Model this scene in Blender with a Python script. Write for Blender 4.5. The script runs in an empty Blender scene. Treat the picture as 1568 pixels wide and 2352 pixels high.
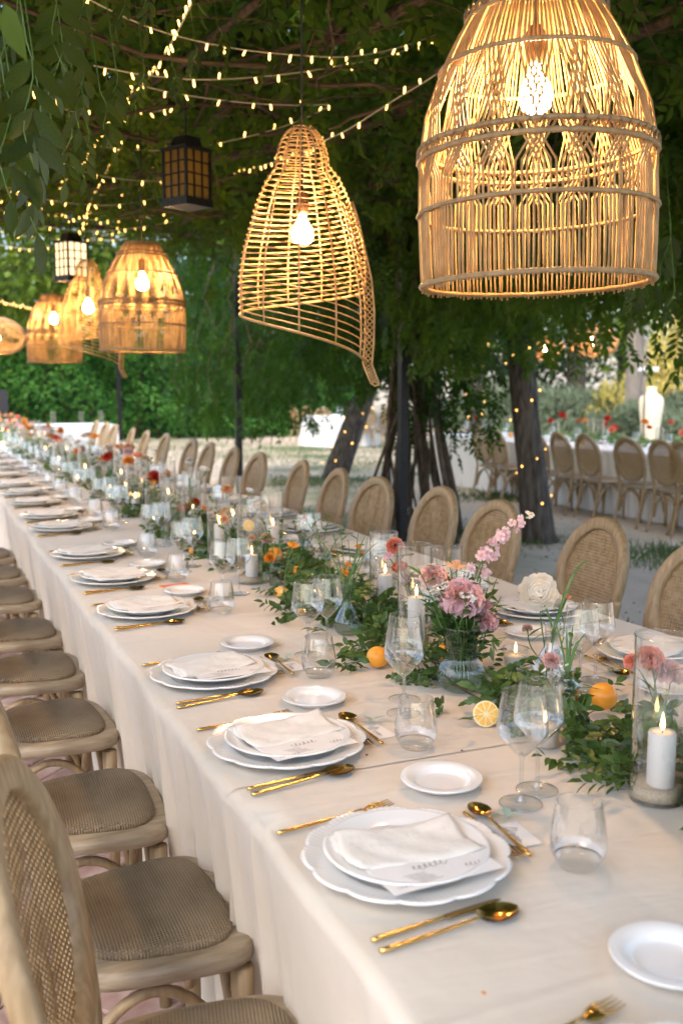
import bpy, math, random
import numpy as np
from mathutils import Vector, Matrix, Quaternion

R = math.radians
PI = math.pi
rng = np.random.default_rng(11)
random.seed(11)
sc = bpy.context.scene
col = sc.collection

# ------------------------------------------------------------------ camera
F_PX, CX, CY, CAMZ = 2287.0, 784.0, 1176.0, 1.49
PITCH = math.atan(291 / F_PX)
YAW = math.atan(987 / (F_PX * math.cos(PITCH) + 291 * math.sin(PITCH)))
FW = Vector((math.sin(YAW) * math.cos(PITCH), math.cos(YAW) * math.cos(PITCH), -math.sin(PITCH)))
RT = Vector((math.cos(YAW), -math.sin(YAW), 0))
UP = RT.cross(FW)
CAM = Vector((0, 0, CAMZ))
cam_data = bpy.data.cameras.new('camera')
cam = bpy.data.objects.new('camera', cam_data)
col.objects.link(cam)
cam.location = CAM
cam.rotation_euler = FW.to_track_quat('-Z', 'Y').to_euler()
cam_data.sensor_fit = 'HORIZONTAL'
cam_data.sensor_width = 24.0
cam_data.lens = F_PX / 1568 * 24.0
cam_data.clip_start = 0.05
cam_data.clip_end = 400
cam_data.dof.use_dof = True
cam_data.dof.focus_distance = 2.45
cam_data.dof.aperture_fstop = 3.6
sc.camera = cam

# ------------------------------------------------------------------ sky, sun, exposure
SUN_EL, SUN_AZ = R(54), R(-125)          # high soft sun over the open paved side
world = bpy.data.worlds.new('World')
sc.world = world
world.use_nodes = True
wn, wl = world.node_tree.nodes, world.node_tree.links
wn.clear()
wo = wn.new('ShaderNodeOutputWorld'); wb = wn.new('ShaderNodeBackground'); ws = wn.new('ShaderNodeTexSky')
ws.sky_type = 'NISHITA'; ws.sun_disc = False
ws.sun_elevation = SUN_EL; ws.sun_rotation = SUN_AZ
ws.air_density = 1.0; ws.dust_density = 2.6; ws.ozone_density = 1.0
wb.inputs['Strength'].default_value = 0.15
wl.new(ws.outputs[0], wb.inputs[0]); wl.new(wb.outputs[0], wo.inputs[0])
sd = bpy.data.lights.new('sun', 'SUN')
sd.energy = 0.6; sd.angle = R(14); sd.color = (1.0, 0.95, 0.88)
sun = bpy.data.objects.new('sun', sd); col.objects.link(sun)
sdir = Vector((math.sin(SUN_AZ) * math.cos(SUN_EL), math.cos(SUN_AZ) * math.cos(SUN_EL), math.sin(SUN_EL)))
sun.rotation_euler = sdir.to_track_quat('Z', 'Y').to_euler()
sun.location = (0, 0, 12)
sc.view_settings.view_transform = 'Standard'
sc.view_settings.look = 'None'
sc.view_settings.gamma = 1.0
sc.view_settings.exposure = 1.82
sc.view_settings.use_curve_mapping = False
cy = sc.cycles
cy.use_denoising = True
cy.max_bounces = 8; cy.diffuse_bounces = 3; cy.glossy_bounces = 3
cy.transmission_bounces = 8; cy.transparent_max_bounces = 24; cy.volume_bounces = 0
cy.caustics_reflective = False; cy.caustics_refractive = False
cy.sample_clamp_indirect = 4.0
cy.use_adaptive_sampling = True; cy.adaptive_threshold = 0.03


def at(u, v, z):
    """World point seen at (u, v) of the 1568-wide photograph on the level z."""
    d = FW + RT * ((u - CX) / F_PX) - UP * ((v - CY) / F_PX)
    return CAM + d * ((z - CAMZ) / d.z)


def deep(u, v, t):
    """World point seen at (u, v) at depth t metres."""
    return CAM + (FW + RT * ((u - CX) / F_PX) - UP * ((v - CY) / F_PX)) * t


# ------------------------------------------------------------------ materials
MATS = {}


def mat(name, c1, rough=0.5, metal=0.0, c2=None, vscale=6.0, stretch=(1, 1, 1), bump=0.0, bscale=150.0, spec=0.5,
        translucent=0.0, coat=0.0, randomize=0.0, detail=4.0, bdist=0.002, tcol=None, sheen=0.0, lo=0.35, hi=0.65):
    m = bpy.data.materials.new(name); m.use_nodes = True
    nt = m.node_tree; n, l = nt.nodes, nt.links
    b = n['Principled BSDF']; out = n['Material Output']
    b.inputs['Base Color'].default_value = (*c1, 1)
    b.inputs['Roughness'].default_value = rough
    b.inputs['Metallic'].default_value = metal
    b.inputs['Specular IOR Level'].default_value = spec
    if coat: b.inputs['Coat Weight'].default_value = coat; b.inputs['Coat Roughness'].default_value = 0.08
    if sheen: b.inputs['Sheen Weight'].default_value = sheen
    tc = n.new('ShaderNodeTexCoord'); mp = n.new('ShaderNodeMapping'); mp.inputs['Scale'].default_value = stretch
    l.new(tc.outputs['Object'], mp.inputs[0])
    csock = None
    if c2 is not None:
        nz = n.new('ShaderNodeTexNoise'); nz.inputs['Scale'].default_value = vscale; nz.inputs['Detail'].default_value = detail
        l.new(mp.outputs[0], nz.inputs['Vector'])
        cr = n.new('ShaderNodeValToRGB'); cr.color_ramp.elements[0].position = lo; cr.color_ramp.elements[1].position = hi
        cr.color_ramp.elements[0].color = (*c1, 1); cr.color_ramp.elements[1].color = (*c2, 1)
        l.new(nz.outputs[0], cr.inputs[0]); csock = cr.outputs[0]
    if randomize:
        oi = n.new('ShaderNodeObjectInfo'); mr = n.new('ShaderNodeMapRange')
        mr.inputs[3].default_value = 1 - randomize; mr.inputs[4].default_value = 1 + randomize
        l.new(oi.outputs['Random'], mr.inputs[0])
        hs = n.new('ShaderNodeHueSaturation'); l.new(mr.outputs[0], hs.inputs['Value'])
        if csock: l.new(csock, hs.inputs['Color'])
        else: hs.inputs['Color'].default_value = (*c1, 1)
        csock = hs.outputs[0]
    if csock: l.new(csock, b.inputs['Base Color'])
    if bump:
        bn = n.new('ShaderNodeTexNoise'); bn.inputs['Scale'].default_value = bscale; bn.inputs['Detail'].default_value = 5
        l.new(mp.outputs[0], bn.inputs['Vector'])
        bp = n.new('ShaderNodeBump'); bp.inputs['Strength'].default_value = bump; bp.inputs['Distance'].default_value = bdist
        l.new(bn.outputs[0], bp.inputs['Height']); l.new(bp.outputs[0], b.inputs['Normal'])
    if translucent:
        t = n.new('ShaderNodeBsdfTranslucent'); mx = n.new('ShaderNodeMixShader'); mx.inputs[0].default_value = translucent
        if csock and tcol is None: l.new(csock, t.inputs[0])
        else: t.inputs[0].default_value = (*(tcol or c1), 1)
        l.new(b.outputs[0], mx.inputs[1]); l.new(t.outputs[0], mx.inputs[2]); l.new(mx.outputs[0], out.inputs[0])
    MATS[name] = m
    return m


def mat_weave(name, c1, c2, scale, bump=0.6, rough=0.75, dist=0.0015):
    """Woven cloth or cane: crossed waves as colour and relief."""
    m = bpy.data.materials.new(name); m.use_nodes = True
    n, l = m.node_tree.nodes, m.node_tree.links
    b = n['Principled BSDF']; b.inputs['Roughness'].default_value = rough
    tc = n.new('ShaderNodeTexCoord')
    w = []
    for ax in ('X', 'Y'):
        wv = n.new('ShaderNodeTexWave'); wv.wave_type = 'BANDS'; wv.bands_direction = ax
        wv.inputs['Scale'].default_value = scale; wv.inputs['Distortion'].default_value = 0.35; wv.inputs['Detail'].default_value = 1.0
        wv.inputs['Detail Scale'].default_value = 2.0
        l.new(tc.outputs['Object'], wv.inputs[0]); w.append(wv)
    mu = n.new('ShaderNodeMath'); mu.operation = 'MULTIPLY'
    l.new(w[0].outputs['Fac'], mu.inputs[0]); l.new(w[1].outputs['Fac'], mu.inputs[1])
    nz = n.new('ShaderNodeTexNoise'); nz.inputs['Scale'].default_value = 7; nz.inputs['Detail'].default_value = 6
    l.new(tc.outputs['Object'], nz.inputs[0])
    ad = n.new('ShaderNodeMath'); ad.operation = 'MULTIPLY_ADD'; ad.inputs[1].default_value = 0.6
    l.new(mu.outputs[0], ad.inputs[0]); l.new(nz.outputs[0], ad.inputs[2])
    cr = n.new('ShaderNodeValToRGB'); cr.color_ramp.elements[0].position = 0.35; cr.color_ramp.elements[1].position = 0.95
    cr.color_ramp.elements[0].color = (*c1, 1); cr.color_ramp.elements[1].color = (*c2, 1)
    l.new(ad.outputs[0], cr.inputs[0]); l.new(cr.outputs[0], b.inputs['Base Color'])
    bp = n.new('ShaderNodeBump'); bp.inputs['Strength'].default_value = bump; bp.inputs['Distance'].default_value = dist
    l.new(mu.outputs[0], bp.inputs['Height']); l.new(bp.outputs[0], b.inputs['Normal'])
    MATS[name] = m
    return m


def mat_emit(name, c, s):
    m = bpy.data.materials.new(name); m.use_nodes = True
    n, l = m.node_tree.nodes, m.node_tree.links; n.clear()
    o = n.new('ShaderNodeOutputMaterial'); e = n.new('ShaderNodeEmission')
    e.inputs[0].default_value = (*c, 1); e.inputs[1].default_value = s
    l.new(e.outputs[0], o.inputs[0]); MATS[name] = m
    return m


def mat_thin_glass(name, tint=(0.97, 0.98, 0.975), edge=0.75, base=0.05, power=3.2, edge_tint=None):
    """Thin-walled glass: see-through face on, mirror-like at grazing angles."""
    m = bpy.data.materials.new(name); m.use_nodes = True
    n, l = m.node_tree.nodes, m.node_tree.links; n.clear()
    o = n.new('ShaderNodeOutputMaterial'); t = n.new('ShaderNodeBsdfTransparent'); g = n.new('ShaderNodeBsdfGlossy')
    t.inputs[0].default_value = (*tint, 1); g.inputs['Roughness'].default_value = 0.015; g.inputs[0].default_value = (1, 1, 1, 1)
    lw = n.new('ShaderNodeLayerWeight'); lw.inputs[0].default_value = 0.5
    p = n.new('ShaderNodeMath'); p.operation = 'POWER'; p.inputs[1].default_value = power
    l.new(lw.outputs['Facing'], p.inputs[0])
    ma = n.new('ShaderNodeMath'); ma.operation = 'MULTIPLY_ADD'; ma.inputs[1].default_value = edge; ma.inputs[2].default_value = base
    l.new(p.outputs[0], ma.inputs[0])
    if edge_tint:
        mxc = n.new('ShaderNodeMix'); mxc.data_type = 'RGBA'
        l.new(p.outputs[0], mxc.inputs[0]); mxc.inputs[6].default_value = (*tint, 1); mxc.inputs[7].default_value = (*edge_tint, 1)
        l.new(mxc.outputs[2], t.inputs[0])
    mx = n.new('ShaderNodeMixShader')
    l.new(ma.outputs[0], mx.inputs[0]); l.new(t.outputs[0], mx.inputs[1]); l.new(g.outputs[0], mx.inputs[2]); l.new(mx.outputs[0], o.inputs[0])
    MATS[name] = m
    return m


mat('wood', (0.235, 0.15, 0.07), 0.5, c2=(0.43, 0.315, 0.18), vscale=8, detail=8, stretch=(9, 9, 1.2), bump=0.15, bscale=40, randomize=0.08, lo=.25, hi=.75)
mat('seat_wood', (0.235, 0.165, 0.095), 0.45, c2=(0.44, 0.355, 0.25), vscale=8, detail=8, stretch=(1.2, 8, 12), bump=0.15, bscale=40, randomize=0.08, lo=.25, hi=.75)
mat('cane', (0.27, 0.165, 0.065), 0.6, c2=(0.42, 0.28, 0.13), vscale=40, randomize=0.06)
mat_weave('seat_weave', (0.12, 0.08, 0.042), (0.40, 0.295, 0.185), 52, 1.0, 0.6, 0.004)
mat('linen', (0.65, 0.565, 0.45), 0.85, c2=(0.73, 0.645, 0.53), vscale=2.2, bump=0.35, bscale=420, sheen=0.25, bdist=0.001, stretch=(1, 1, 1), detail=8)
mat('white_cloth', (0.80, 0.79, 0.77), 0.85, c2=(0.74, 0.73, 0.71), vscale=3, sheen=0.2)
mat('napkin', (0.84, 0.77, 0.67), 0.9, c2=(0.78, 0.70, 0.59), vscale=30, bump=0.7, bscale=70, sheen=0.3, bdist=.003)
mat('porcelain', (0.88, 0.855, 0.81), 0.12, spec=0.6, coat=0.3)
mat('gold', (0.80, 0.50, 0.16), 0.18, 1.0, c2=(0.72, 0.43, 0.12), vscale=30)
mat('paper', (0.86, 0.82, 0.77), 0.85, c2=(0.82, 0.77, 0.72), vscale=25)
mat('orange_paper', (0.85, 0.24, 0.10), 0.8)
mat('ink', (0.34, 0.30, 0.29), 0.7)
mat('wax', (0.88, 0.85, 0.80), 0.45, translucent=0.25, tcol=(0.9, 0.78, 0.6))
mat('sand_fill', (0.62, 0.52, 0.38), 0.9, c2=(0.45, 0.36, 0.24), vscale=300, bump=0.6, bscale=500)
mat('wick', (0.03, 0.025, 0.02), 0.9)
mat_emit('flame', (1.0, 0.58, 0.22), 6)
mat_emit('bulb_glow', (1.0, 0.59, 0.26), 160)
mat_emit('fairy_glow', (1.0, 0.54, 0.13), 2.6)
mat_emit('lantern_glow', (1.0, 0.74, 0.40), 0.6)
mat_thin_glass('glass', (0.985, 0.99, 0.99), 0.95, 0.125, 2.2, (0.76, 0.80, 0.82))
mat_thin_glass('glass_stem', (0.99, 0.995, 0.995), 0.9, 0.04, 5.5, (0.80, 0.84, 0.86))
mat_thin_glass('glass_cylinder', (0.985, 0.99, 0.99), 0.95, 0.11, 1.7, (0.66, 0.71, 0.73))
mat_thin_glass('glass_rod', (0.97, 0.98, 0.98), 0.9, 0.10, 1.6, (0.62, 0.67, 0.70))
mat_thin_glass('green_glass', (0.74, 0.83, 0.76), 0.85, 0.07, 2.6, (0.28, 0.38, 0.31))
mat_thin_glass('bulb_glass', (1, 0.95, 0.88), 0.5, 0.05)
mat('amber_glass', (0.42, 0.30, 0.10), 0.3, translucent=0.7, tcol=(0.75, 0.55, 0.2))
m = mat('solid_glass', (1, 1, 1), 0.0); m.node_tree.nodes['Principled BSDF'].inputs['Transmission Weight'].default_value = 1.0
m.node_tree.nodes['Principled BSDF'].inputs['IOR'].default_value = 1.46
mat_thin_glass('water', (0.93, 0.96, 0.95), 0.5, 0.04, 4)
mat('rattan', (0.42, 0.265, 0.105), 0.5, c2=(0.60, 0.41, 0.19), vscale=20, bump=0.2, bscale=60, translucent=0.22)
mat('rattan_dark', (0.30, 0.20, 0.10), 0.6, c2=(0.42, 0.29, 0.15), vscale=60, bump=0.4, bscale=120)
mat('black_metal', (0.018, 0.018, 0.02), 0.45, 0.6, c2=(0.03, 0.028, 0.028), vscale=30)
mat('cord_black', (0.012, 0.011, 0.011), 0.6)
mat('socket', (0.10, 0.05, 0.025), 0.4, 0.4)
mat('wire_white', (0.55, 0.48, 0.36), 0.6)
mat('bark', (0.035, 0.028, 0.022), 0.9, c2=(0.13, 0.108, 0.085), vscale=7, stretch=(4, 4, 0.8), bump=1.0, bscale=14, bdist=0.03)
mat('vine_bark', (0.045, 0.032, 0.022), 0.9, c2=(0.12, 0.085, 0.055), vscale=12, stretch=(3, 3, 1), bump=0.9, bscale=40, bdist=0.01)
mat('twig', (0.05, 0.032, 0.018), 0.9, c2=(0.11, 0.072, 0.042), vscale=8)
mat('pole_wood', (0.20, 0.165, 0.13), 0.85, c2=(0.28, 0.24, 0.2), vscale=8, stretch=(5, 5, 0.6))
mat('vine_leaf', (0.016, 0.056, 0.009), 0.55, c2=(0.060, 0.135, 0.016), spec=.18, vscale=3.5, translucent=0.4, tcol=(0.17, 0.25, 0.02))
mat('shade_painted_leaf', (0.005, 0.026, 0.005), 0.55, c2=(0.030, 0.082, 0.011), spec=.12, vscale=2.2, translucent=0.35, tcol=(0.10, 0.19, 0.015), lo=.4, hi=.72)  # darker copy of the vine leaf, painting shade into the drooping curtains
mat('spray_leaf', (0.016, 0.038, 0.010), 0.5, c2=(0.034, 0.066, 0.013), vscale=25, translucent=0.3, tcol=(0.11, 0.15, 0.012), randomize=0.4, spec=.25)
mat('hedge_leaf', (0.040, 0.15, 0.025), 0.5, spec=.2, c2=(0.12, 0.30, 0.045), vscale=2.5, translucent=0.3, tcol=(0.10, 0.22, 0.03))
mat('tree_leaf', (0.06, 0.125, 0.018), 0.5, spec=.15, c2=(0.19, 0.28, 0.04), vscale=1.2, translucent=0.45, tcol=(0.32, 0.40, 0.06))
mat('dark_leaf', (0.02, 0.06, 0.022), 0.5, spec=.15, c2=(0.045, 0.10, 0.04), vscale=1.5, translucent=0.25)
mat('grey_leaf', (0.11, 0.155, 0.085), 0.65, c2=(0.19, 0.23, 0.13), vscale=2.0, translucent=0.25)
mat('sun_painted_leaf', (0.50, 0.42, 0.08), 0.6, c2=(0.66, 0.54, 0.15), vscale=3, translucent=0.3)  # golden base colour paints sunlight onto the far tuft and shrub
mat('garland_leaf', (0.055, 0.14, 0.026), 0.42, c2=(0.16, 0.26, 0.055), vscale=30, translucent=0.2, randomize=0.35)
mat('pale_leaf', (0.30, 0.42, 0.33), 0.6, c2=(0.42, 0.52, 0.42), vscale=20)
mat('stem_green', (0.07, 0.15, 0.03), 0.5, c2=(0.13, 0.22, 0.05), vscale=20)
mat('grass_green', (0.06, 0.12, 0.03), 0.6, c2=(0.14, 0.2, 0.06), vscale=1, translucent=0.2)


def petal(name, a, b, s=40):
    return mat(name, a, 0.6, c2=b, vscale=s, translucent=0.25, randomize=0.06, detail=2)


petal('petal_pink', (0.88, 0.50, 0.46), (0.92, 0.70, 0.63), 50)
petal('petal_stripe', (0.92, 0.70, 0.65), (0.78, 0.38, 0.45), 45)
petal('petal_coral', (0.84, 0.22, 0.13), (0.90, 0.42, 0.30))
petal('petal_red', (0.55, 0.035, 0.02), (0.72, 0.08, 0.045))
petal('petal_cream', (0.93, 0.84, 0.70), (0.94, 0.90, 0.83), 25)
petal('petal_peach', (0.85, 0.48, 0.27), (0.90, 0.64, 0.44))
petal('petal_mauve', (0.80, 0.42, 0.46), (0.88, 0.64, 0.64))
petal('petal_orange', (0.82, 0.27, 0.03), (0.88, 0.42, 0.05))
petal('petal_white', (0.86, 0.85, 0.80), (0.90, 0.89, 0.86))
petal('petal_blush', (0.85, 0.52, 0.56), (0.88, 0.72, 0.70))
mat('orange_skin', (0.85, 0.30, 0.02), 0.38, c2=(0.88, 0.42, 0.05), vscale=18, bump=0.35, bscale=260, bdist=0.001)
mat('orange_flesh', (0.90, 0.42, 0.03), 0.3, c2=(0.93, 0.55, 0.08), vscale=90, bump=0.3, bscale=200)
mat('orange_pith', (0.90, 0.74, 0.40), 0.6)
mat('kumquat', (0.88, 0.38, 0.03), 0.4)
mat('brick', (0.25, 0.135, 0.105), 0.85, c2=(0.42, 0.315, 0.27), vscale=9, bump=0.5, bscale=45, randomize=0.16, detail=9)
mat('mortar', (0.20, 0.17, 0.145), 0.95, c2=(0.12, 0.10, 0.085), vscale=30, bump=0.6, bscale=120)
mat('earth', (0.40, 0.315, 0.22), 0.95, c2=(0.56, 0.46, 0.345), vscale=0.8, bump=0.7, bscale=18, detail=9, bdist=0.02)
mat('path_pale', (0.52, 0.47, 0.42), 0.9, c2=(0.44, 0.40, 0.35), vscale=1)
mat('cream_plaster', (0.80, 0.68, 0.48), 0.8, c2=(0.86, 0.76, 0.58), vscale=6)
mat('dark_plastic', (0.03, 0.03, 0.035), 0.5)
mat('sign_white', (0.75, 0.74, 0.72), 0.6)
M = MATS


def creases():
    """Ironed creases and soft wrinkles in the linen, as relief under the weave."""
    n, l = M['linen'].node_tree.nodes, M['linen'].node_tree.links
    b = n['Principled BSDF']; prev = b.inputs['Normal'].links[0].from_node
    tc = n.new('ShaderNodeTexCoord'); src = None
    for sc_, st_, dist, amt in ((3.2, (1, .45, 1), .022, .7), (10, (.5, 1.4, .25), .008, .65)):
        mp = n.new('ShaderNodeMapping'); mp.inputs['Scale'].default_value = st_; l.new(tc.outputs['Object'], mp.inputs[0])
        nz = n.new('ShaderNodeTexNoise'); nz.inputs['Scale'].default_value = sc_; nz.inputs['Detail'].default_value = 3; nz.inputs['Distortion'].default_value = .6
        l.new(mp.outputs[0], nz.inputs['Vector'])
        bp = n.new('ShaderNodeBump'); bp.inputs['Strength'].default_value = amt; bp.inputs['Distance'].default_value = dist
        l.new(nz.outputs[0], bp.inputs['Height'])
        if src: l.new(src, bp.inputs['Normal'])
        src = bp.outputs[0]
    wv = n.new('ShaderNodeTexWave'); wv.bands_direction = 'Y'; wv.inputs['Scale'].default_value = .50; wv.inputs['Distortion'].default_value = .15
    l.new(tc.outputs['Object'], wv.inputs[0])
    pw = n.new('ShaderNodeMath'); pw.operation = 'POWER'; pw.inputs[1].default_value = 400; l.new(wv.outputs['Fac'], pw.inputs[0])
    bp = n.new('ShaderNodeBump'); bp.inputs['Strength'].default_value = .7; bp.inputs['Distance'].default_value = .0025
    l.new(pw.outputs[0], bp.inputs['Height']); l.new(src, bp.inputs['Normal'])
    l.new(bp.outputs[0], prev.inputs['Normal'])


creases()


# green patches in the earth
def earth_grass():
    nt = M['earth'].node_tree; n, l = nt.nodes, nt.links
    b = n['Principled BSDF']; src = b.inputs['Base Color'].links[0].from_socket
    nz = n.new('ShaderNodeTexNoise'); nz.inputs['Scale'].default_value = 0.32; nz.inputs['Detail'].default_value = 7
    tc = n.new('ShaderNodeTexCoord'); l.new(tc.outputs['Object'], nz.inputs[0])
    cr = n.new('ShaderNodeValToRGB'); cr.color_ramp.elements[0].position = 0.52; cr.color_ramp.elements[1].position = 0.63
    l.new(nz.outputs[0], cr.inputs[0])
    mx = n.new('ShaderNodeMix'); mx.data_type = 'RGBA'
    l.new(cr.outputs[0], mx.inputs[0]); l.new(src, mx.inputs[6]); mx.inputs[7].default_value = (0.13, 0.17, 0.07, 1)
    l.new(mx.outputs[2], b.inputs['Base Color'])


earth_grass()


# ------------------------------------------------------------------ mesh helpers
class MB:
    def __init__(self):
        self.v = []; self.f = []

    def add(self, verts, faces):
        o = len(self.v); self.v.extend([tuple(p) for p in verts]); self.f.extend([tuple(i + o for i in fc) for fc in faces])
        return self

    def box(self, x0, x1, y0, y1, z0, z1):
        return self.add([(x0, y0, z0), (x1, y0, z0), (x1, y1, z0), (x0, y1, z0), (x0, y0, z1), (x1, y0, z1), (x1, y1, z1), (x0, y1, z1)],
                        [(0, 3, 2, 1), (4, 5, 6, 7), (0, 1, 5, 4), (1, 2, 6, 5), (2, 3, 7, 6), (3, 0, 4, 7)])

    def tube(self, pts, r, n=6, closed=False, flat=1.0, cap=True):
        P = np.asarray([tuple(p) for p in pts], float); K = len(P)
        rr = np.full(K, r) if np.isscalar(r) else np.asarray(r, float)
        if closed: T = np.roll(P, -1, 0) - np.roll(P, 1, 0)
        else: T = np.gradient(P, axis=0)
        T /= np.maximum(np.linalg.norm(T, axis=1, keepdims=True), 1e-9)
        a = np.array([0, 0, 1.0]) if abs(T[0][2]) < 0.9 else np.array([1.0, 0, 0])
        N = np.cross(T[0], a); N /= np.linalg.norm(N)
        Ns = []
        for k in range(K):
            N = N - T[k] * (N @ T[k]); N /= max(np.linalg.norm(N), 1e-9); Ns.append(N)
        Ns = np.array(Ns); Bs = np.cross(T, Ns)
        ang = np.arange(n) * 2 * PI / n
        V = P[:, None, :] + rr[:, None, None] * (np.cos(ang)[None, :, None] * Ns[:, None, :] + flat * np.sin(ang)[None, :, None] * Bs[:, None, :])
        V = V.reshape(-1, 3); fs = []
        for k in range(K if closed else K - 1):
            k2 = (k + 1) % K
            for j in range(n):
                j2 = (j + 1) % n
                fs.append((k * n + j, k * n + j2, k2 * n + j2, k2 * n + j))
        if cap and not closed:
            fs.append(tuple(range(n - 1, -1, -1))); fs.append(tuple((K - 1) * n + j for j in range(n)))
        return self.add(V.tolist(), fs)

    def lathe(self, prof, n=24, cx=0, cy_=0, cz=0, mod=None, caps=(False, False)):
        K = len(prof); V = []
        for k, (r, z) in enumerate(prof):
            for j in range(n):
                a = 2 * PI * j / n
                q, dz = (1, 0) if mod is None else mod(k, a)
                V.append((cx + r * q * math.cos(a), cy_ + r * q * math.sin(a), cz + z + dz))
        fs = [(k * n + j, k * n + (j + 1) % n, (k + 1) * n + (j + 1) % n, (k + 1) * n + j) for k in range(K - 1) for j in range(n)]
        if caps[0]: fs.append(tuple(range(n - 1, -1, -1)))
        if caps[1]: fs.append(tuple((K - 1) * n + j for j in range(n)))
        return self.add(V, fs)

    def sheet(self, fn, nu, nv, closed_u=False):
        V = [fn(i / (nu if closed_u else nu - 1), j / (nv - 1)) for j in range(nv) for i in range(nu)]
        fs = []
        for j in range(nv - 1):
            for i in range(nu if closed_u else nu - 1):
                i2 = (i + 1) % nu
                fs.append((j * nu + i, j * nu + i2, (j + 1) * nu + i2, (j + 1) * nu + i))
        return self.add(V, fs)

    def layers(self, rings):
        """Stack of equal-length rings closed top and bottom."""
        n = len(rings[0]); V = [p for r in rings for p in r]
        fs = [(k * n + j, k * n + (j + 1) % n, (k + 1) * n + (j + 1) % n, (k + 1) * n + j) for k in range(len(rings) - 1) for j in range(n)]
        fs.append(tuple(range(n - 1, -1, -1))); fs.append(tuple((len(rings) - 1) * n + j for j in range(n)))
        return self.add(V, fs)

    def mesh(self, name, m, smooth=True):
        me = bpy.data.meshes.new(name)
        me.from_pydata(self.v, [], self.f)
        me.materials.append(M[m])
        if smooth: me.polygons.foreach_set('use_smooth', [True] * len(me.polygons))
        me.update()
        return me

    def obj(self, name, m, parent=None, loc=(0, 0, 0), smooth=True):
        return put(name, self.mesh(name, m, smooth), parent, loc)


def put(name, me, parent=None, loc=(0, 0, 0), rot=None, scale=None, quat=None):
    o = bpy.data.objects.new(name, me); col.objects.link(o)
    o.location = loc
    if rot is not None: o.rotation_euler = rot
    if quat is not None: o.rotation_mode = 'QUATERNION'; o.rotation_quaternion = quat
    if scale is not None: o.scale = (scale,) * 3 if np.isscalar(scale) else scale
    if parent is not None: o.parent = parent
    return o


def tag(o, label=None, cat=None, group=None, kind=None):
    if label: o['label'] = label
    if cat: o['category'] = cat
    if group: o['group'] = group
    if kind: o['kind'] = kind
    return o


def thing(name, label, cat, loc=(0, 0, 0), rz=0.0, group=None, rot=None, scale=None):
    o = bpy.data.objects.new(name, None); col.objects.link(o)
    o.empty_display_size = 0.05
    o.location = loc; o.rotation_euler = rot if rot is not None else (0, 0, rz)
    if scale is not None: o.scale = (scale,) * 3
    return tag(o, label, cat, group)


def kids(o):
    return list(o.children)


def clone(root, label, loc, rz=0.0, group=None, rot=None, scale=None):
    r = root.copy(); col.objects.link(r)
    r.location = loc; r.rotation_euler = rot if rot is not None else (0, 0, rz)
    if scale is not None: r.scale = (scale,) * 3
    r['label'] = label
    if group: r['group'] = group
    for ch in kids(root):
        c = ch.copy(); col.objects.link(c); c.parent = r
        for g in kids(ch):
            d = g.copy(); col.objects.link(d); d.parent = c
    return r


class Stamp:
    """First use moves the prototype, later uses copy it."""
    def __init__(self, root): self.root = root; self.used = False

    def at(self, label, loc, rz=0.0, group=None, rot=None, scale=None):
        if not self.used:
            self.used = True; o = self.root
            o.location = loc; o.rotation_euler = rot if rot is not None else (0, 0, rz)
            if scale is not None: o.scale = (scale,) * 3
            o['label'] = label
            if group: o['group'] = group
            return o
        return clone(self.root, label, loc, rz, group, rot, scale)


def fast_mesh(name, V, quads, tris, m, smooth=False):
    me = bpy.data.meshes.new(name)
    nv = len(V); nq = len(quads); ntr = len(tris)
    me.vertices.add(nv); me.vertices.foreach_set('co', np.asarray(V, np.float32).ravel())
    loops = np.concatenate([np.asarray(quads, np.int32).ravel(), np.asarray(tris, np.int32).ravel()])
    me.loops.add(len(loops)); me.loops.foreach_set('vertex_index', loops)
    st = np.concatenate([np.arange(nq) * 4, nq * 4 + np.arange(ntr) * 3]).astype(np.int32)
    me.polygons.add(nq + ntr); me.polygons.foreach_set('loop_start', st)
    if smooth: me.polygons.foreach_set('use_smooth', np.ones(nq + ntr, bool))
    me.materials.append(M[m]); me.update(calc_edges=True); me.validate()
    return me


def unit(a):
    return a / np.maximum(np.linalg.norm(a, axis=-1, keepdims=True), 1e-9)


def leaves(name, P, D, N, L, W, m, fine=False):
    """One mesh of many leaves: P base, D along, N face normal, L length, W width."""
    P = np.asarray(P, float); D = unit(np.asarray(D, float)); n = len(P)
    N = np.asarray(N, float); N = unit(N - D * (N * D).sum(1, keepdims=True)); S = np.cross(D, N)
    L = np.broadcast_to(np.asarray(L, float), (n,))[:, None]; W = np.broadcast_to(np.asarray(W, float), (n,))[:, None]
    if not fine:
        V = np.stack([P, P + D * L * .42 + S * W * .5 + N * W * .12, P + D * L - N * L * .12, P + D * L * .42 - S * W * .5 + N * W * .12], 1)
        b = np.arange(n)[:, None] * 4
        return fast_mesh(name, V.reshape(-1, 3), np.zeros((0, 4), int), np.concatenate([b + [[0, 1, 2]], b + [[0, 2, 3]]]), m)
    V = np.stack([P, P + D * L * .28 + S * W * .42 + N * W * .10, P + D * L * .28 - S * W * .42 + N * W * .10, P + D * L * .28,
                  P + D * L * .64 + S * W * .40 + N * W * .06, P + D * L * .64 - S * W * .40 + N * W * .06, P + D * L * .64 - N * L * .03,
                  P + D * L - N * L * .14], 1)
    b = np.arange(n)[:, None] * 8
    q = np.concatenate([b + [[3, 1, 4, 6]], b + [[2, 3, 6, 5]]])
    t = np.concatenate([b + [[0, 1, 3]], b + [[0, 3, 2]], b + [[6, 4, 7]], b + [[5, 6, 7]]])
    return fast_mesh(name, V.reshape(-1, 3), q, t, m, True)


def rdir(n, zbias=0.0):
    d = rng.normal(size=(n, 3)); d[:, 2] += zbias
    return unit(d)


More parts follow.
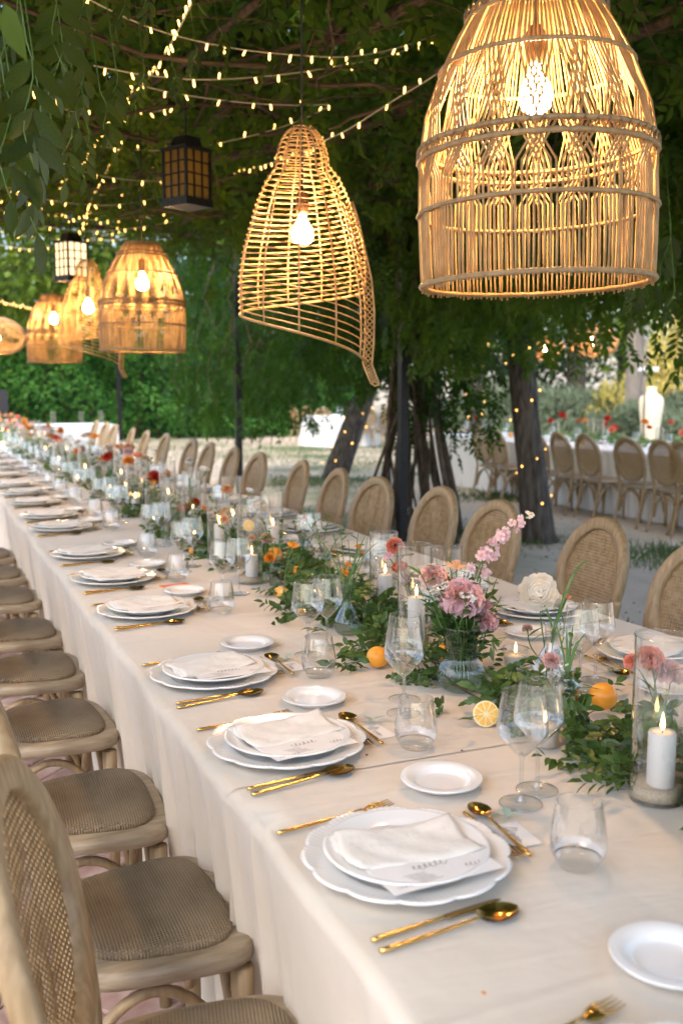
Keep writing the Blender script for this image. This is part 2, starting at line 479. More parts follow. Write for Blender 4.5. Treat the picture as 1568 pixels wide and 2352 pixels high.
def compound(P, D, length, nl, ll, lw, spread=1.0):
    """Leaflets of pinnate leaves hanging from points P along D (arrays)."""
    n = len(P); D = unit(D); s = np.linspace(0.15, 1.0, nl)
    side = unit(np.cross(D, rdir(n)))
    up = np.cross(side, D)
    out = []
    for i, t in enumerate(s):
        base = P + D * (length * t)[:, None] if np.ndim(length) else P + D * length * t
        if i == nl - 1:
            d = D.copy()
        else:
            sg = 1 if i % 2 else -1
            d = unit(D * 0.75 + side * sg * spread + rng.normal(size=(n, 3)) * .15)
        out.append((base, d, unit(up + rng.normal(size=(n, 3)) * .35)))
    P2 = np.concatenate([o[0] for o in out]); D2 = np.concatenate([o[1] for o in out]); N2 = np.concatenate([o[2] for o in out])
    k = len(P2); sc_ = rng.uniform(.75, 1.2, k)
    return P2, D2, N2, ll * sc_, lw * sc_


# one leaf of 12 triangles, base at origin, along +Y, face +Z
def leaf_proto(name, m, w=0.42, droop=0.16):
    b = MB(); ys = [0, .18, .42, .68, .88, 1.0]; ws = [0.02, .62, 1.0, .82, .42, 0.02]
    V = []
    for y, k in zip(ys, ws):
        z = -droop * y * y
        V += [(-w / 2 * k, y, z + .10 * w * k), (0, y, z), (w / 2 * k, y, z + .10 * w * k)]
    fs = []
    for i in range(5):
        for j in (0, 1): fs.append((3 * i + j, 3 * i + j + 1, 3 * i + j + 4, 3 * i + j + 3))
    b.add(V, fs)
    return b.mesh(name, m)


def leaf_quat(d, n):
    y = Vector(d).normalized(); z = Vector(n); z = (z - y * z.dot(y)).normalized(); x = y.cross(z)
    return Matrix((x, y, z)).transposed().to_quaternion()


ORD = ['first', 'second', 'third', 'fourth', 'fifth', 'sixth', 'seventh', 'eighth', 'ninth', 'tenth', 'eleventh', 'twelfth', 'thirteenth',
       'fourteenth', 'fifteenth', 'sixteenth', 'seventeenth', 'eighteenth', 'nineteenth', 'twentieth', 'twenty-first', 'twenty-second', 'twenty-third',
       'twenty-fourth', 'twenty-fifth', 'twenty-sixth', 'twenty-seventh', 'twenty-eighth']
TZ = 0.752

# ================================================================== SETTING
g = MB(); NG = 60
def gz(x, y):
    d = math.hypot(x - 2, y - 5)
    return -0.02 + max(0, d - 34) * 0.055
xs = np.concatenate([np.linspace(-90, -12, 8), np.linspace(-10, 40, 40), np.linspace(45, 120, 9)]); ys = np.concatenate([np.linspace(-30, 0, 5), np.linspace(1, 45, 40), np.linspace(50, 140, 9)])
g.add([(x, y, gz(x, y)) for y in ys for x in xs], [(j * len(xs) + i, j * len(xs) + i + 1, (j + 1) * len(xs) + i + 1, (j + 1) * len(xs) + i) for j in range(len(ys) - 1) for i in range(len(xs) - 1)])
tag(g.obj('ground', 'earth'), 'pale sandy earth ground with thin green patches', kind='structure')

# brick paving on the open side, herringbone at 45 degrees
pav = MB().box(-4.0, 2.2, -1.5, 12.5, -0.05, -0.012).obj('pavement', 'mortar', smooth=False)
tag(pav, 'terracotta brick pavement laid in herringbone under the long table', kind='structure')
bb = MB(); BL, BW, BH = 0.262, 0.128, 0.03
def bevel_box(b, lx, ly, h, bv=0.006):
    r = lambda i, z: [(-lx / 2 + i, -ly / 2 + i, z), (lx / 2 - i, -ly / 2 + i, z), (lx / 2 - i, ly / 2 - i, z), (-lx / 2 + i, ly / 2 - i, z)]
    b.layers([r(0, -h), r(0, -bv), r(bv, 0)])
bevel_box(bb, BL, BW, BH)
brick_me = bb.mesh('brick', 'brick', False)
pitch = BL / 2 + 0.0045
spots = []
for i in range(-60, 60):
    for j in range(-60, 60):
        k = (i - j) % 4
        if k == 0: a, cx_, cy_ = 0.0, i + 1.0, j + 0.5
        elif k == 2: a, cx_, cy_ = PI / 2, i + 0.5, j + 0.0
        else: continue
        x, y = cx_ * pitch, cy_ * pitch
        X, Y = (x - y) * .7071 - 0.4, (x + y) * .7071 + 3.2
        if -3.8 < X < 2.0 and -1.2 < Y < 12.2: spots.append((X, Y, a + PI / 4))
near = sorted(spots, key=lambda s: (0 if (-0.5 < s[0] < 0.62 and 1.25 < s[1] < 8) else 1, math.hypot(s[0], s[1])))[:300]
ns = set(near)
for X, Y, a in near:
    put('brick', brick_me, pav, (X, Y, 0.002 * random.uniform(-1, 1)), (R(random.uniform(-.6, .6)), R(random.uniform(-.6, .6)), a + R(random.uniform(-.8, .8))))
rest = MB()
for X, Y, a in spots:
    if (X, Y, a) in ns: continue
    t = MB(); bevel_box(t, BL, BW, BH); c, s = math.cos(a), math.sin(a); zz = 0.002 * random.uniform(-1, 1)
    rest.add([(X + c * x - s * y, Y + s * x + c * y, z + zz) for x, y, z in t.v], t.f)
tag(rest.obj('brick_field', 'brick', pav, smooth=False), kind='stuff')

# pale path behind the second table
pp = MB(); P0 = [deep(1180, 936, 46), deep(1330, 944, 40), deep(1480, 958, 34), deep(1640, 975, 28)]
pth = []
for p in P0:
    z = gz(p.x, p.y); pth.append((p.x, p.y))
V = []
for x, y in pth:
    for o in (0, 6.0):
        X, Y = x + o * .55, y + o * .83; V.append((X, Y, gz(X, Y) + 0.05))
pp.add(V, [(2 * i, 2 * i + 2, 2 * i + 3, 2 * i + 1) for i in range(3)])
tag(pp.obj('path', 'path_pale'), 'pale gravel path behind the second long table', kind='structure')

# ------------------------------------------------------------------ tablecloths
XL, XR, ZT = 0.49, 2.05, 0.75
def fold(y, seed):
    a = math.sin(y * 23 + 1.9 * math.sin(y * 2.3 + seed)); b = math.sin(y * 41 + 2.3 * math.sin(y * 3.1 + seed * 2))
    return (1 - 2 * abs(a) ** .8) * .42 + b * .30 + math.sin(y * 71 + 3 * math.sin(y * 2.7)) * .12 + math.sin(y * 9 + seed) * .40
def drape(y0, y1, xl, xr, zt, seed, dz=0.0, amp=0.036, step=0.014, floor=0.012, inward=0.10, ends=True):
    b = MB(); sec = []
    zs = [floor, .06, .14, .22, .30, .38, .46, .54, .62, .68, zt - .03]
    for z in zs: sec.append(('l', z))
    for a in (65, 40, 15): sec.append(('le', a))
    nx = 26
    for i in range(nx): sec.append(('t', i / (nx - 1)))
    for a in (15, 40, 65): sec.append(('re', a))
    for z in reversed(zs): sec.append(('r', z))
    ny = max(8, int((y1 - y0) / step))
    rr = 0.024
    V = []
    for j in range(ny):
        y = y0 + (y1 - y0) * j / (ny - 1)
        fl, fr = fold(y, seed), fold(y + 7, seed + 1)
        edge = 0.004 * math.sin(y * 5 + seed) + .003 * math.sin(y * 13)
        for k, p in sec:
            if k in 'lr' and k in ('l', 'r'):
                h = (zt - p) / zt; a = amp * (h ** .8) * 1.3
                f = fl if k == 'l' else fr
                off = -inward * h + a * f
                x = xl - off + edge if k == 'l' else xr + off - edge
                V.append((x if k == 'l' else x, y + .004 * math.sin(p * 9 + y * 3), p))
            elif k in ('le', 're'):
                c, s = math.cos(R(90 - p)), math.sin(R(90 - p))
                x = (xl + rr - rr * math.sin(R(p))) if k == 'le' else (xr - rr + rr * math.sin(R(p)))
                V.append((x + (edge if k == 'le' else -edge), y, zt - rr + rr * math.cos(R(p)) + dz))
            else:
                x = xl + rr + (xr - xl - 2 * rr) * p
                w = .0007 * math.sin(x * 9 + 2 * math.sin(y * 2 + seed)) + .0006 * math.sin(y * 11 + x * 4)
                V.append((x, y, zt + dz + w))
    n = len(sec)
    fs = [(j * n + i, (j + 1) * n + i, (j + 1) * n + i + 1, j * n + i + 1) for j in range(ny - 1) for i in range(n - 1)]
    b.add(V, fs)
    if ends:   # closed drop at the table's ends
        for y, s in ((y0, -1), (y1, 1)):
            W = []
            m_ = 40
            for i in range(m_):
                x = xl + .02 + (xr - xl - .04) * i / (m_ - 1); f = fold(x * 1.1 + 3, seed)
                for z in (zt - .012 + dz, zt - .05, .45, .2, floor):
                    h = (zt - z) / zt
                    W.append((x, y + s * (.012 + h * .02 + amp * h * f), z))
            b.add(W, [(i * 5 + k, i * 5 + k + 1, (i + 1) * 5 + k + 1, (i + 1) * 5 + k) for i in range(m_ - 1) for k in range(4)])
    return b
segs = [(0.0, 1.715), (1.69, 4.765), (4.74, 8.02), (7.99, 11.25), (11.22, 14.4), (14.37, 17.4)]
names = ['at the near end of the long table', 'second from the near end, under the vase bouquet', 'third from the near end, past the second seam',
         'fourth from the near end of the long table', 'fifth from the near end, beyond the vine roof', 'at the far end of the long table']
for i, (a, b_) in enumerate(segs):
    c = drape(a, b_, XL, XR, ZT, .4, 0.0022 * (i % 2), ends=(i in (0, len(segs) - 1)))
    tag(c.obj('tablecloth', 'linen'), 'beige linen tablecloth with folded drop, ' + names[i], 'tablecloth', 'linen cloths over the long table')

# ------------------------------------------------------------------ chair
def outline(front, rear, x0, x1, inset=0.0, n=44, p=4.2):
    pts = []
    cxm, hd = (x0 + x1) / 2, (x1 - x0) / 2 - inset
    for k in range(n):
        a = 2 * PI * k / n; c, s = math.cos(a), math.sin(a)
        ux = math.copysign(abs(c) ** (2 / p), c); uy = math.copysign(abs(s) ** (2 / p), s)
        w = ((front + rear) / 2 + (front - rear) / 2 * ux) / 2 - inset
        pts.append((cxm + hd * ux, w * uy))
    return pts
def back_x(z, y=0.0):
    return -0.165 - max(0, z - .46) * .24 + 0.35 * y * y
def make_chair():
    t = thing('dining_chair', 'x', 'chair', group='oval-backed cane chairs')
    b = MB(); x0, x1 = -.175, .19
    rg = lambda ins, z: [(x, y, z) for x, y in outline(.455, .375, x0, x1, ins)]
    b.layers([rg(.010, .416), rg(.002, .420), rg(0, .436), rg(.003, .450), rg(.010, .455)])
    sf = b.obj('seat_frame', 'seat_wood', t)
    b = MB(); cg = lambda ins, z: [(x, y, z) for x, y in outline(.455, .375, x0, x1, ins, p=3.6)]
    b.layers([cg(.036, .452), cg(.034, .464), cg(.042, .473), cg(.075, .479), cg(.12, .481)])
    b.obj('cushion', 'seat_weave', sf)
    # oval back ring
    zc, hz, hy = .728, .238, .225
    b = MB(); n = 56; ring = []
    cs = [(-.022, -.018), (.022, -.018), (.026, -.010), (.026, .012), (.018, .018), (-.020, .018), (-.026, .012), (-.026, -.010)]
    V = []
    for k in range(n):
        a = 2 * PI * k / n; cyy, szz = math.cos(a), math.sin(a)
        nrm = Vector((0, cyy / hy, szz / hz)).normalized()
        for u, w in cs:
            y = hy * cyy * .91 + nrm.y * u; z = zc + hz * szz * .91 + nrm.z * u
            V.append((back_x(z, y) + w, y, z))
    m_ = len(cs)
    b.add(V, [(k * m_ + j, k * m_ + (j + 1) % m_, ((k + 1) % n) * m_ + (j + 1) % m_, ((k + 1) % n) * m_ + j) for k in range(n) for j in range(m_)])
    bf = b.obj('back_frame', 'wood', t)
    # cane panel: two directions of strips inside the oval
    b = MB(); ry, rz = hy * .91 - .020, hz * .91 - .020; st = .0125
    def strip(p, q, w, dx):
        p, q = Vector(p), Vector(q); d = (q - p).normalized(); s = Vector((0, -d.z, d.y)) * w / 2
        K = 5; VV = []
        for i in range(K):
            c = p.lerp(q, i / (K - 1))
            for sg in (-1, 1):
                e = c + s * sg; VV.append((back_x(e.z, e.y) + dx, e.y, e.z))
        b.add(VV, [(2 * i, 2 * i + 1, 2 * i + 3, 2 * i + 2) for i in range(K - 1)])
    k = -16
    for k in range(-17, 18):
        y = k * st
        if abs(y) < ry * .985:
            h = rz * math.sqrt(1 - (y / ry) ** 2); strip((0, y, zc - h), (0, y, zc + h), .0078, .001)
    for k in range(-19, 20):
        z = k * st
        if abs(z) < rz * .985:
            h = ry * math.sqrt(1 - (z / rz) ** 2); strip((0, -h, zc + z), (0, h, zc + z), .0078, -.001)
    b.obj('cane_panel', 'cane', bf, smooth=False)
    # inner liner behind the cane, at the rim only
    for s in (-1, 1):
        b = MB(); pts = [(back_x(.66, .2) - .0, s * .218, .665), (back_x(.6, .2), s * .205, .58), (-.17, s * .178, .46), (-.178, s * .172, .38), (-.205, s * .170, .2), (-.262, s * .178, 0)]
        b.tube(catmull(pts, 5), np.linspace(.018, .0145, 26), 8); b.obj('leg', 'wood', t)
    for s in (-1, 1):
        b = MB(); b.tube([(.145, s * .182, .405), (.146, s * .184, .3), (.149, s * .187, .15), (.152, s * .19, 0)], [.0215, .021, .0185, .0145], 10); b.obj('leg', 'wood', t)
    # bentwood braces
    for s in (-1, 1):
        b = MB(); pts = []
        for i in range(15):
            u = i / 14; x = -.185 + .325 * u; pts.append((x, s * (.162 + .014 * u), .155 + .235 * math.sin(PI * u) ** .55))
        b.tube(pts, .0115, 7); b.obj('brace', 'wood', t)
    b = MB(); pts = []
    for i in range(15):
        u = i / 14; pts.append((.138, -.17 + .34 * u, .165 + .225 * math.sin(PI * u) ** .55))
    b.tube(pts, .0115, 7); b.obj('brace', 'wood', t)
    b = MB(); pts = []
    for i in range(13):
        u = i / 12; pts.append((-.19, -.16 + .32 * u, .20 + .19 * math.sin(PI * u) ** .55))
    b.tube(pts, .0105, 7); b.obj('brace', 'wood', t)
    return t
def catmull(pts, k):
    P = [Vector(p) for p in pts]; P = [P[0] * 2 - P[1]] + P + [P[-1] * 2 - P[-2]]; out = []
    for i in range(1, len(P) - 2):
        for j in range(k):
            t = j / k
            out.append(0.5 * ((2 * P[i]) + (P[i + 1] - P[i - 1]) * t + (2 * P[i - 1] - 5 * P[i] + 4 * P[i + 1] - P[i + 2]) * t * t + (3 * P[i] - P[i - 1] - 3 * P[i + 1] + P[i + 2]) * t ** 3))
    out.append(P[-2]); return out
CH = Stamp(make_chair())
GL, GR, GB = 'chairs on the brick-paved side', 'chairs on the sandy side', 'chairs at the second long table'
left_chairs = [(.345, 1.335, -13), (.368, 1.86, 1), (.345, 2.42, -2), (.335, 3.08, 3), (.345, 3.71, -1), (.35, 4.32, 2), (.345, 5.05, -2), (.345, 5.72, 0), (.345, 6.4, 1)]
for i, (x, y, a) in enumerate(left_chairs):
    CH.at(f'washed-wood chair with woven seat, {ORD[i]} from the near end on the brick-paved side', (x, y, 0.002), R(a), GL)
right_chairs = [(2.30, 2.66, 184), (2.33, 3.34, 177), (2.27, 4.02, 182), (2.33, 4.70, 181), (2.26, 5.33, 186), (2.29, 6.03, 178), (2.32, 6.80, 176), (2.31, 7.72, 183), (2.33, 8.5, 178),
                (2.33, 9.28, 180), (2.34, 9.95, 182), (2.37, 11.25, 180), (2.32, 12.05, 178), (2.32, 12.9, 176), (2.34, 14.2, 182), (2.36, 15.0, 184), (2.36, 15.9, 180)]
for i, (x, y, a) in enumerate(right_chairs):
    CH.at(f'oval cane-backed chair, {ORD[i]} from the near end on the sandy side of the long table', (x, y, -0.02), R(a), GR)

# ------------------------------------------------------------------ plates, cutlery, linen, cards
def plate_mesh(name, r, h, n, scallop=0.0):
    prof = [(0.0, .006), (r * .30, .006), (r * .55, .0062), (r * .62, .008), (r * .67, .0125), (r * .71, .0150), (r * .80, .0175), (r * .90, .0200), (r * .955, h), (r * .985, h + .0010), (r, h - .0004),
            (r * .985, h - .0035), (r * .90, .0150), (r * .72, .0105), (r * .64, .003), (r * .60, .0), (r * .54, .0), (r * .52, .003), (0, .003)]
    def mod(k, a):
        if not scallop: return 1, 0
        w = max(0.0, (prof[k][0] / r - .74) / .26)
        s = abs(math.sin(a * 6)) ** .6
        fine = .5 + .5 * math.cos(a * 96)
        return 1 + scallop * w * (s - .6) + (.0035 * w * fine if 6 < k < 11 else 0), (.0012 * fine if 7 <= k <= 9 else 0) + .0012 * w * (s - .5)
    return MB().lathe(prof, n, mod=mod).mesh(name, 'porcelain')
charger_me = plate_mesh('charger_plate', .160, .0225, 288, .055)
dinner_me = plate_mesh('dinner_plate', .129, .0215, 96)
bread_me = plate_mesh('bread_plate', .0765, .0190, 72)

def bowl_part(b, x0, L, W, depth, n=14):
    V = []
    for i in range(n + 1):
        u = i / n
        for j in range(9):
            v = j / 8 * 2 - 1
            w = W / 2 * math.sqrt(max(0, 1 - (2 * u - 1) ** 2)) * (1.06 - .22 * u + .1)
            y = w * v; rr = (1 - v * v) * (1 - (2 * u - 1) ** 2)
            V.append((x0 + L * u, y, .009 - depth * rr))
    top = len(V)
    V2 = [(x, y, z - .0014) for x, y, z in V]
    f = [(i * 9 + j, i * 9 + j + 1, (i + 1) * 9 + j + 1, (i + 1) * 9 + j) for i in range(n) for j in range(8)]
    b.add(V + V2, f + [tuple(top + q for q in reversed(fc)) for fc in f])
def handle(b, x0, x1, r0, r1, z0=.004, z1=.008):
    pts = [(x0 + (x1 - x0) * i / 10, 0, z0 + (z1 - z0) * (i / 10) ** 3) for i in range(11)]
    b.tube(pts, np.linspace(r0, r1, 11), 8, flat=.8)
def spoon_mesh(name, L, bw, bl):
    b = MB(); handle(b, 0, L - bl + .004, .0042, .0024); bowl_part(b, L - bl, bl, bw, .010); return b.mesh(name, 'gold')
def fork_mesh(name, L):
    b = MB(); handle(b, 0, L - .062, .0040, .0024)
    hx = L - .062
    V = []
    for i in range(7):
        u = i / 6; w = .0028 + .0095 * min(1, u * 1.5); z = .0085 - .004 * math.sin(u * PI)
        V += [(hx + .028 * u, -w, z), (hx + .028 * u, w, z), (hx + .028 * u, w, z - .0016), (hx + .028 * u, -w, z - .0016)]
    b.add(V, [(4 * i + j, 4 * i + (j + 1) % 4, 4 * i + 4 + (j + 1) % 4, 4 * i + 4 + j) for i in range(6) for j in range(4)])
    for k in range(4):
        y = -.0103 + k * .00687
        b.tube([(hx + .027, y, .0076), (hx + .045, y, .0062), (hx + .062, y * .96, .0088)], [.0017, .0015, .0008], 6)
    return b.mesh(name, 'gold')
def knife_mesh(name, L):
    b = MB(); handle(b, 0, L - .095, .0042, .0030, .004, .0045)
    V = []
    for i in range(11):
        u = i / 10; x = L - .097 + .097 * u; w = .0055 * (1 if u < .75 else math.sqrt(max(0, 1 - ((u - .75) / .25) ** 2))) + .0004
        V += [(x, -w, .0036), (x, w * .8, .0036), (x, w * .8, .0056), (x, -w, .0044)]
    b.add(V, [(4 * i + j, 4 * i + (j + 1) % 4, 4 * i + 4 + (j + 1) % 4, 4 * i + 4 + j) for i in range(10) for j in range(4)] + [(0, 1, 2, 3)])
    return b.mesh(name, 'gold')
spoon_me = spoon_mesh('table_spoon', .225, .043, .066)
dspoon_me = spoon_mesh('dessert_spoon', .200, .037, .055)
fork_me = fork_mesh('table_fork', .225)
dfork_me = fork_mesh('dessert_fork', .185)
knife_me = knife_mesh('table_knife', .215)

def napkin_mesh(name, seed):
    b = MB(); r_ = random.Random(seed); ph = [r_.uniform(0, 6) for _ in range(6)]
    w, d = .200, .120
    def top(u, v, k):
        x = (u - .5) * w; y = (v - .5) * d
        e = min(u, 1 - u, v, 1 - v)
        rnd = min(1, e * 9) ** .5
        z = .0040 + .0024 * k
        z += .0030 * math.sin(u * 7 + ph[0] + k) * math.sin(v * 5 + ph[1]) + .0013 * math.sin(u * 19 + v * 9 + ph[2]) + .0008 * math.sin(v * 31 + u * 11 + ph[5])
        x += .006 * math.sin(v * 5 + ph[3] + k) + .0015 * k * (1 if r_ else 1); y += .007 * math.sin(u * 4 + ph[4] + k * .6) - .0025 * k
        z += .0085 * (abs(u - .5) * 2) ** 2 + .004 * (abs(v - .5) * 2) ** 2
        return x, y, z, rnd
    for k in range(3):
        n1, n2 = 22, 14; V = []
        for j in range(n2):
            for i in range(n1):
                x, y, z, rn = top(i / (n1 - 1), j / (n2 - 1), k); V.append((x, y, z - .0035 * (1 - rn)))
        lo = [(x, y, z - .0030 + .006 * (0)) for x, y, z in V]
        f = [(j * n1 + i, j * n1 + i + 1, (j + 1) * n1 + i + 1, (j + 1) * n1 + i) for j in range(n2 - 1) for i in range(n1 - 1)]
        nn = n1 * n2
        rim = list(range(n1)) + [j * n1 + n1 - 1 for j in range(1, n2)] + [(n2 - 1) * n1 + i for i in range(n1 - 2, -1, -1)] + [j * n1 for j in range(n2 - 2, 0, -1)]
        f2 = [tuple(nn + q for q in reversed(fc)) for fc in f] + [(rim[i], nn + rim[i], nn + rim[(i + 1) % len(rim)], rim[(i + 1) % len(rim)]) for i in range(len(rim))]
        b.add(V + lo, f + f2)
    return b.mesh(name, 'napkin')
napkin_mes = [napkin_mesh('napkin', s) for s in (1, 2, 3, 4, 5, 6, 7)]
def scribble(b, x0, y0, w, h, seed, z, t=.0007, loops=6, slant=.3):
    r_ = random.Random(seed); pts = []
    n = loops * 12
    for i in range(n):
        u = i / (n - 1); k = u * loops * 2 * PI
        a = h * (.35 + .65 * abs(math.sin(u * 9 + seed))) * .5
        yy = y0 + a * math.sin(k); pts.append((x0 + w * u + .35 * w / loops * math.cos(k) + slant * (yy - y0), yy, z))
    V = []
    for i, p in enumerate(pts):
        q = pts[min(i + 1, n - 1)]; o = pts[max(i - 1, 0)]; d = Vector((q[0] - o[0], q[1] - o[1], 0)); d = d.normalized() if d.length else Vector((1, 0, 0))
        tt = t * (.5 + .8 * abs(math.sin(i * .5 + seed)))
        V += [(p[0] - d.y * tt, p[1] + d.x * tt, z), (p[0] + d.y * tt, p[1] - d.x * tt, z)]
    b.add(V, [(2 * i, 2 * i + 1, 2 * i + 3, 2 * i + 2) for i in range(n - 1)])
def menu_proto(seed):
    c = MB().box(-.092, .092, -.05, .05, 0, .0010).mesh('menu_card', 'paper', False)
    b = MB()
    scribble(b, -.03, .006, .055, .016, seed, .0014, .0007, 6)
    for k in range(5):
        scribble(b, -.055 + .004 * k, -.010 - k * .0062, .035 - .004 * (k % 2), .003, seed + k, .0014, .0004, 9, 0)
    scribble(b, .045, -.02, .03, .012, seed + 9, .0014, .0006, 4)
    scribble(b, -.08, -.036, .045, .006, seed + 4, .0014, .0005, 7)
    return c, b.mesh('handwriting', 'ink', False)
menus = [menu_proto(s) for s in (3, 5)]
card_me = MB().box(-.043, .043, -.026, .026, 0, .0010).mesh('name_card', 'paper', False)
hand_mes = []
for s in range(4):
    b = MB(); scribble(b, -.026, .003, .018, .026, s * 3 + 1, .0014, .0008, 2, .4); scribble(b, -.004, -.004, .030, .009, s * 5 + 2, .0014, .0008, 4 + s % 2, .3)
    hand_mes.append(b.mesh('handwriting', 'ink', False))

# ------------------------------------------------------------------ glassware
def make_wine():
    t = thing('wine_glass', 'x', 'wine glass')
    wb_ = MB().lathe([(.004, .088), (.012, .0925), (.024, .106), (.036, .120), (.0435, .130), (.0455, .137), (.0452, .145), (.043, .162), (.0398, .184), (.0368, .206)], 40); wb_ = wb_.obj('bowl', 'glass', t)
    b = MB(); b.tube([(.0368 * math.cos(a), .0368 * math.sin(a), .206) for a in np.linspace(0, 2 * PI, 40, endpoint=False)], .0006, 5, True); b.obj('rim', 'glass_rod', wb_)
    MB().lathe([(0, .094), (.006, .0925), (.0065, .089), (.0042, .083), (.0034, .06), (.0036, .02), (.0055, .008), (.010, .0045)], 20).obj('stem', 'glass_rod', t)
    MB().lathe([(.010, .0045), (.026, .0028), (.037, .0018), (.038, .0010), (.037, .0002), (0, .0004)], 32).obj('foot', 'glass_stem', t)
    b = MB(); b.tube([(.0378 * math.cos(a), .0378 * math.sin(a), .0012) for a in np.linspace(0, 2 * PI, 36, endpoint=False)], .0008, 5, True); b.obj('foot_rim', 'glass_rod', t)
    return t
def make_tumbler():
    t = thing('tumbler', 'x', 'tumbler')
    wb_ = MB().lathe([(.0285, .0075), (.036, .013), (.0425, .024), (.0447, .036), (.0437, .050), (.0405, .072), (.0365, .094), (.0345, .105)], 40).obj('body', 'glass', t)
    b = MB(); b.tube([(.0345 * math.cos(a), .0345 * math.sin(a), .105) for a in np.linspace(0, 2 * PI, 40, endpoint=False)], .0006, 5, True); b.obj('rim', 'glass_rod', wb_)
    MB().lathe([(0, .0085), (.020, .0080), (.030, .0105), (.0365, .0155), (.034, .008), (.0295, .002), (.025, .0004), (0, .0012)], 36).obj('base', 'glass_stem', t)
    return t
WINE, TUMB = Stamp(make_wine()), Stamp(make_tumbler())

eu_leaf = leaf_proto('leaf', 'pale_leaf', .62, .12)
def settings(y_list, x, side, flip, ordn):
    where = 'brick-paved side' if not flip else 'sandy side'
    for i, y in enumerate(y_list):
        r_ = random.Random(int(y * 1000) + flip)
        sg = -1 if flip else 1
        yaw = (PI if flip else 0)
        o = lambda dx, dy, z=0.0: (x + sg * dx + r_.uniform(-.006, .006), y + sg * dy + r_.uniform(-.006, .006), TZ + z)
        W = f'{ORD[i]} setting from the near end, {where}'
        gp = lambda k: f'{k} along the {where} of the long table'
        tag(put('charger_plate', charger_me, None, (x, y, TZ), (0, 0, r_.uniform(0, 6))), f'white scalloped charger plate, {W}', 'plate', gp('charger plates'))
        tag(put('dinner_plate', dinner_me, None, (x + r_.uniform(-.004, .004), y, TZ + .0125), (0, 0, 0)), f'plain white dinner plate on the charger, {W}', 'plate', gp('dinner plates'))
        a = r_.uniform(-.22, .16)
        if y < 9 or flip:
            mc, mh = menus[i % 2]
            mn = tag(put('menu_card', mc, None, o(.012 + r_.uniform(-.012, .012), -.072 + r_.uniform(-.008, .012), .0315), (R(-1.5), 0, yaw + R(7) + r_.uniform(-.16, .14))), f'white menu card with script under the napkin, {W}', 'menu card', gp('menu cards'))
            put('handwriting', mh, mn)
        tag(put('napkin', napkin_mes[(i * 3 + flip) % 7], None, o(r_.uniform(-.012, .012), .014 + r_.uniform(-.012, .010), .0235), (R(1.5), 0, yaw + R(10) + a)), f'folded cream linen napkin on the plate, {W}', 'napkin', gp('napkins'))
        tag(put('bread_plate', bread_me, None, o(.185 + r_.uniform(-.02, .02), .25, 0)), f'small white bread plate, {W}', 'plate', gp('bread plates'))
        nd = 10 if not flip else 7
        if i < nd + 3:
            tag(put('table_spoon', spoon_me, None, o(-.14, -.206, .001), (0, 0, yaw + R(9 + r_.uniform(-4, 4)))), f'gold soup spoon beside the knife, {W}', 'spoon', gp('soup spoons'))
            tag(put('table_knife', knife_me, None, o(-.142, -.178, .001), (0, 0, yaw + R(6 + r_.uniform(-3, 3)))), f'gold dinner knife beside the plate, {W}', 'knife', gp('dinner knives'))
            tag(put('table_fork', fork_me, None, o(-.148, .176, .001), (0, 0, yaw + R(8 + r_.uniform(-3, 3)))), f'gold dinner fork half behind the plate, {W}', 'fork', gp('dinner forks'))
        if i < nd:
            tag(put('dessert_spoon', dspoon_me, None, o(.184, -.068, .0045), (0, 0, yaw + R(86 + r_.uniform(-6, 6)))), f'gold dessert spoon above the plate, {W}', 'spoon', gp('dessert spoons'))
            tag(put('dessert_fork', dfork_me, None, o(.168, .12, .001), (0, 0, yaw + R(-93 + r_.uniform(-5, 5)))), f'gold dessert fork above the plate, {W}', 'fork', gp('dessert forks'))
        if i < 7:
            nc = tag(put('name_card', card_me, None, o(.216, .018, .0008), (0, 0, yaw + R(-84 + r_.uniform(-10, 10)))), f'white name card with black handwriting, {W}', 'name card', gp('name cards'))
            put('handwriting', hand_mes[i % 4], nc)
            e = thing('eucalyptus_sprig', f'pale green leaf sprig on the name card, {W}', 'sprig', o(.225, .075, .004), group=gp('leaf sprigs'))
            for k in range(3):
                put('leaf', eu_leaf, e, (0, 0, .002 * k), quat=leaf_quat((math.cos(k * 2.1 + i), math.sin(k * 2.1 + i), .35), (0.3 * math.cos(k), .3 * math.sin(k), 1)), scale=.030)
        WINE.at(f'clear wine glass nearer the plate, {W}', o(.285 + r_.uniform(0, .03), .085 + r_.uniform(-.01, .04)), 0, gp('wine glasses'))
        WINE.at(f'clear wine glass nearer the flowers, {W}', o(.355 + r_.uniform(-.01, .02), .165 + r_.uniform(-.02, .03)), 0, gp('wine glasses'))
        TUMB.at(f'stemless water tumbler, {W}', o(.225 + r_.uniform(0, .02), -.098 + r_.uniform(-.01, .01)), 0, gp('tumblers'))
LEFT_Y = [.675, 1.306, 1.844, 2.382, 3.171, 3.752, 4.345, 5.219, 5.743, 6.43, 7.05, 7.65, 8.5, 9.1, 9.75, 10.6, 11.2, 11.9]
RIGHT_Y = [1.50, 2.094, 2.671, 3.32, 4.0, 4.68, 5.33, 6.05, 6.8, 7.7, 8.5, 9.3, 10.0, 11.2]
settings(LEFT_Y, .668, 'l', False, 0)
settings(RIGHT_Y, 1.835, 'r', True, 0)
tag(MB().box(-.055, .055, -.038, .038, 0, .0012).obj('envelope', 'orange_paper', None, at(405, 1346, TZ), smooth=False), 'bright orange envelope on the cloth beside a bread plate', 'envelope')
bpy.data.objects['envelope'].rotation_euler = (0, 0, R(12))

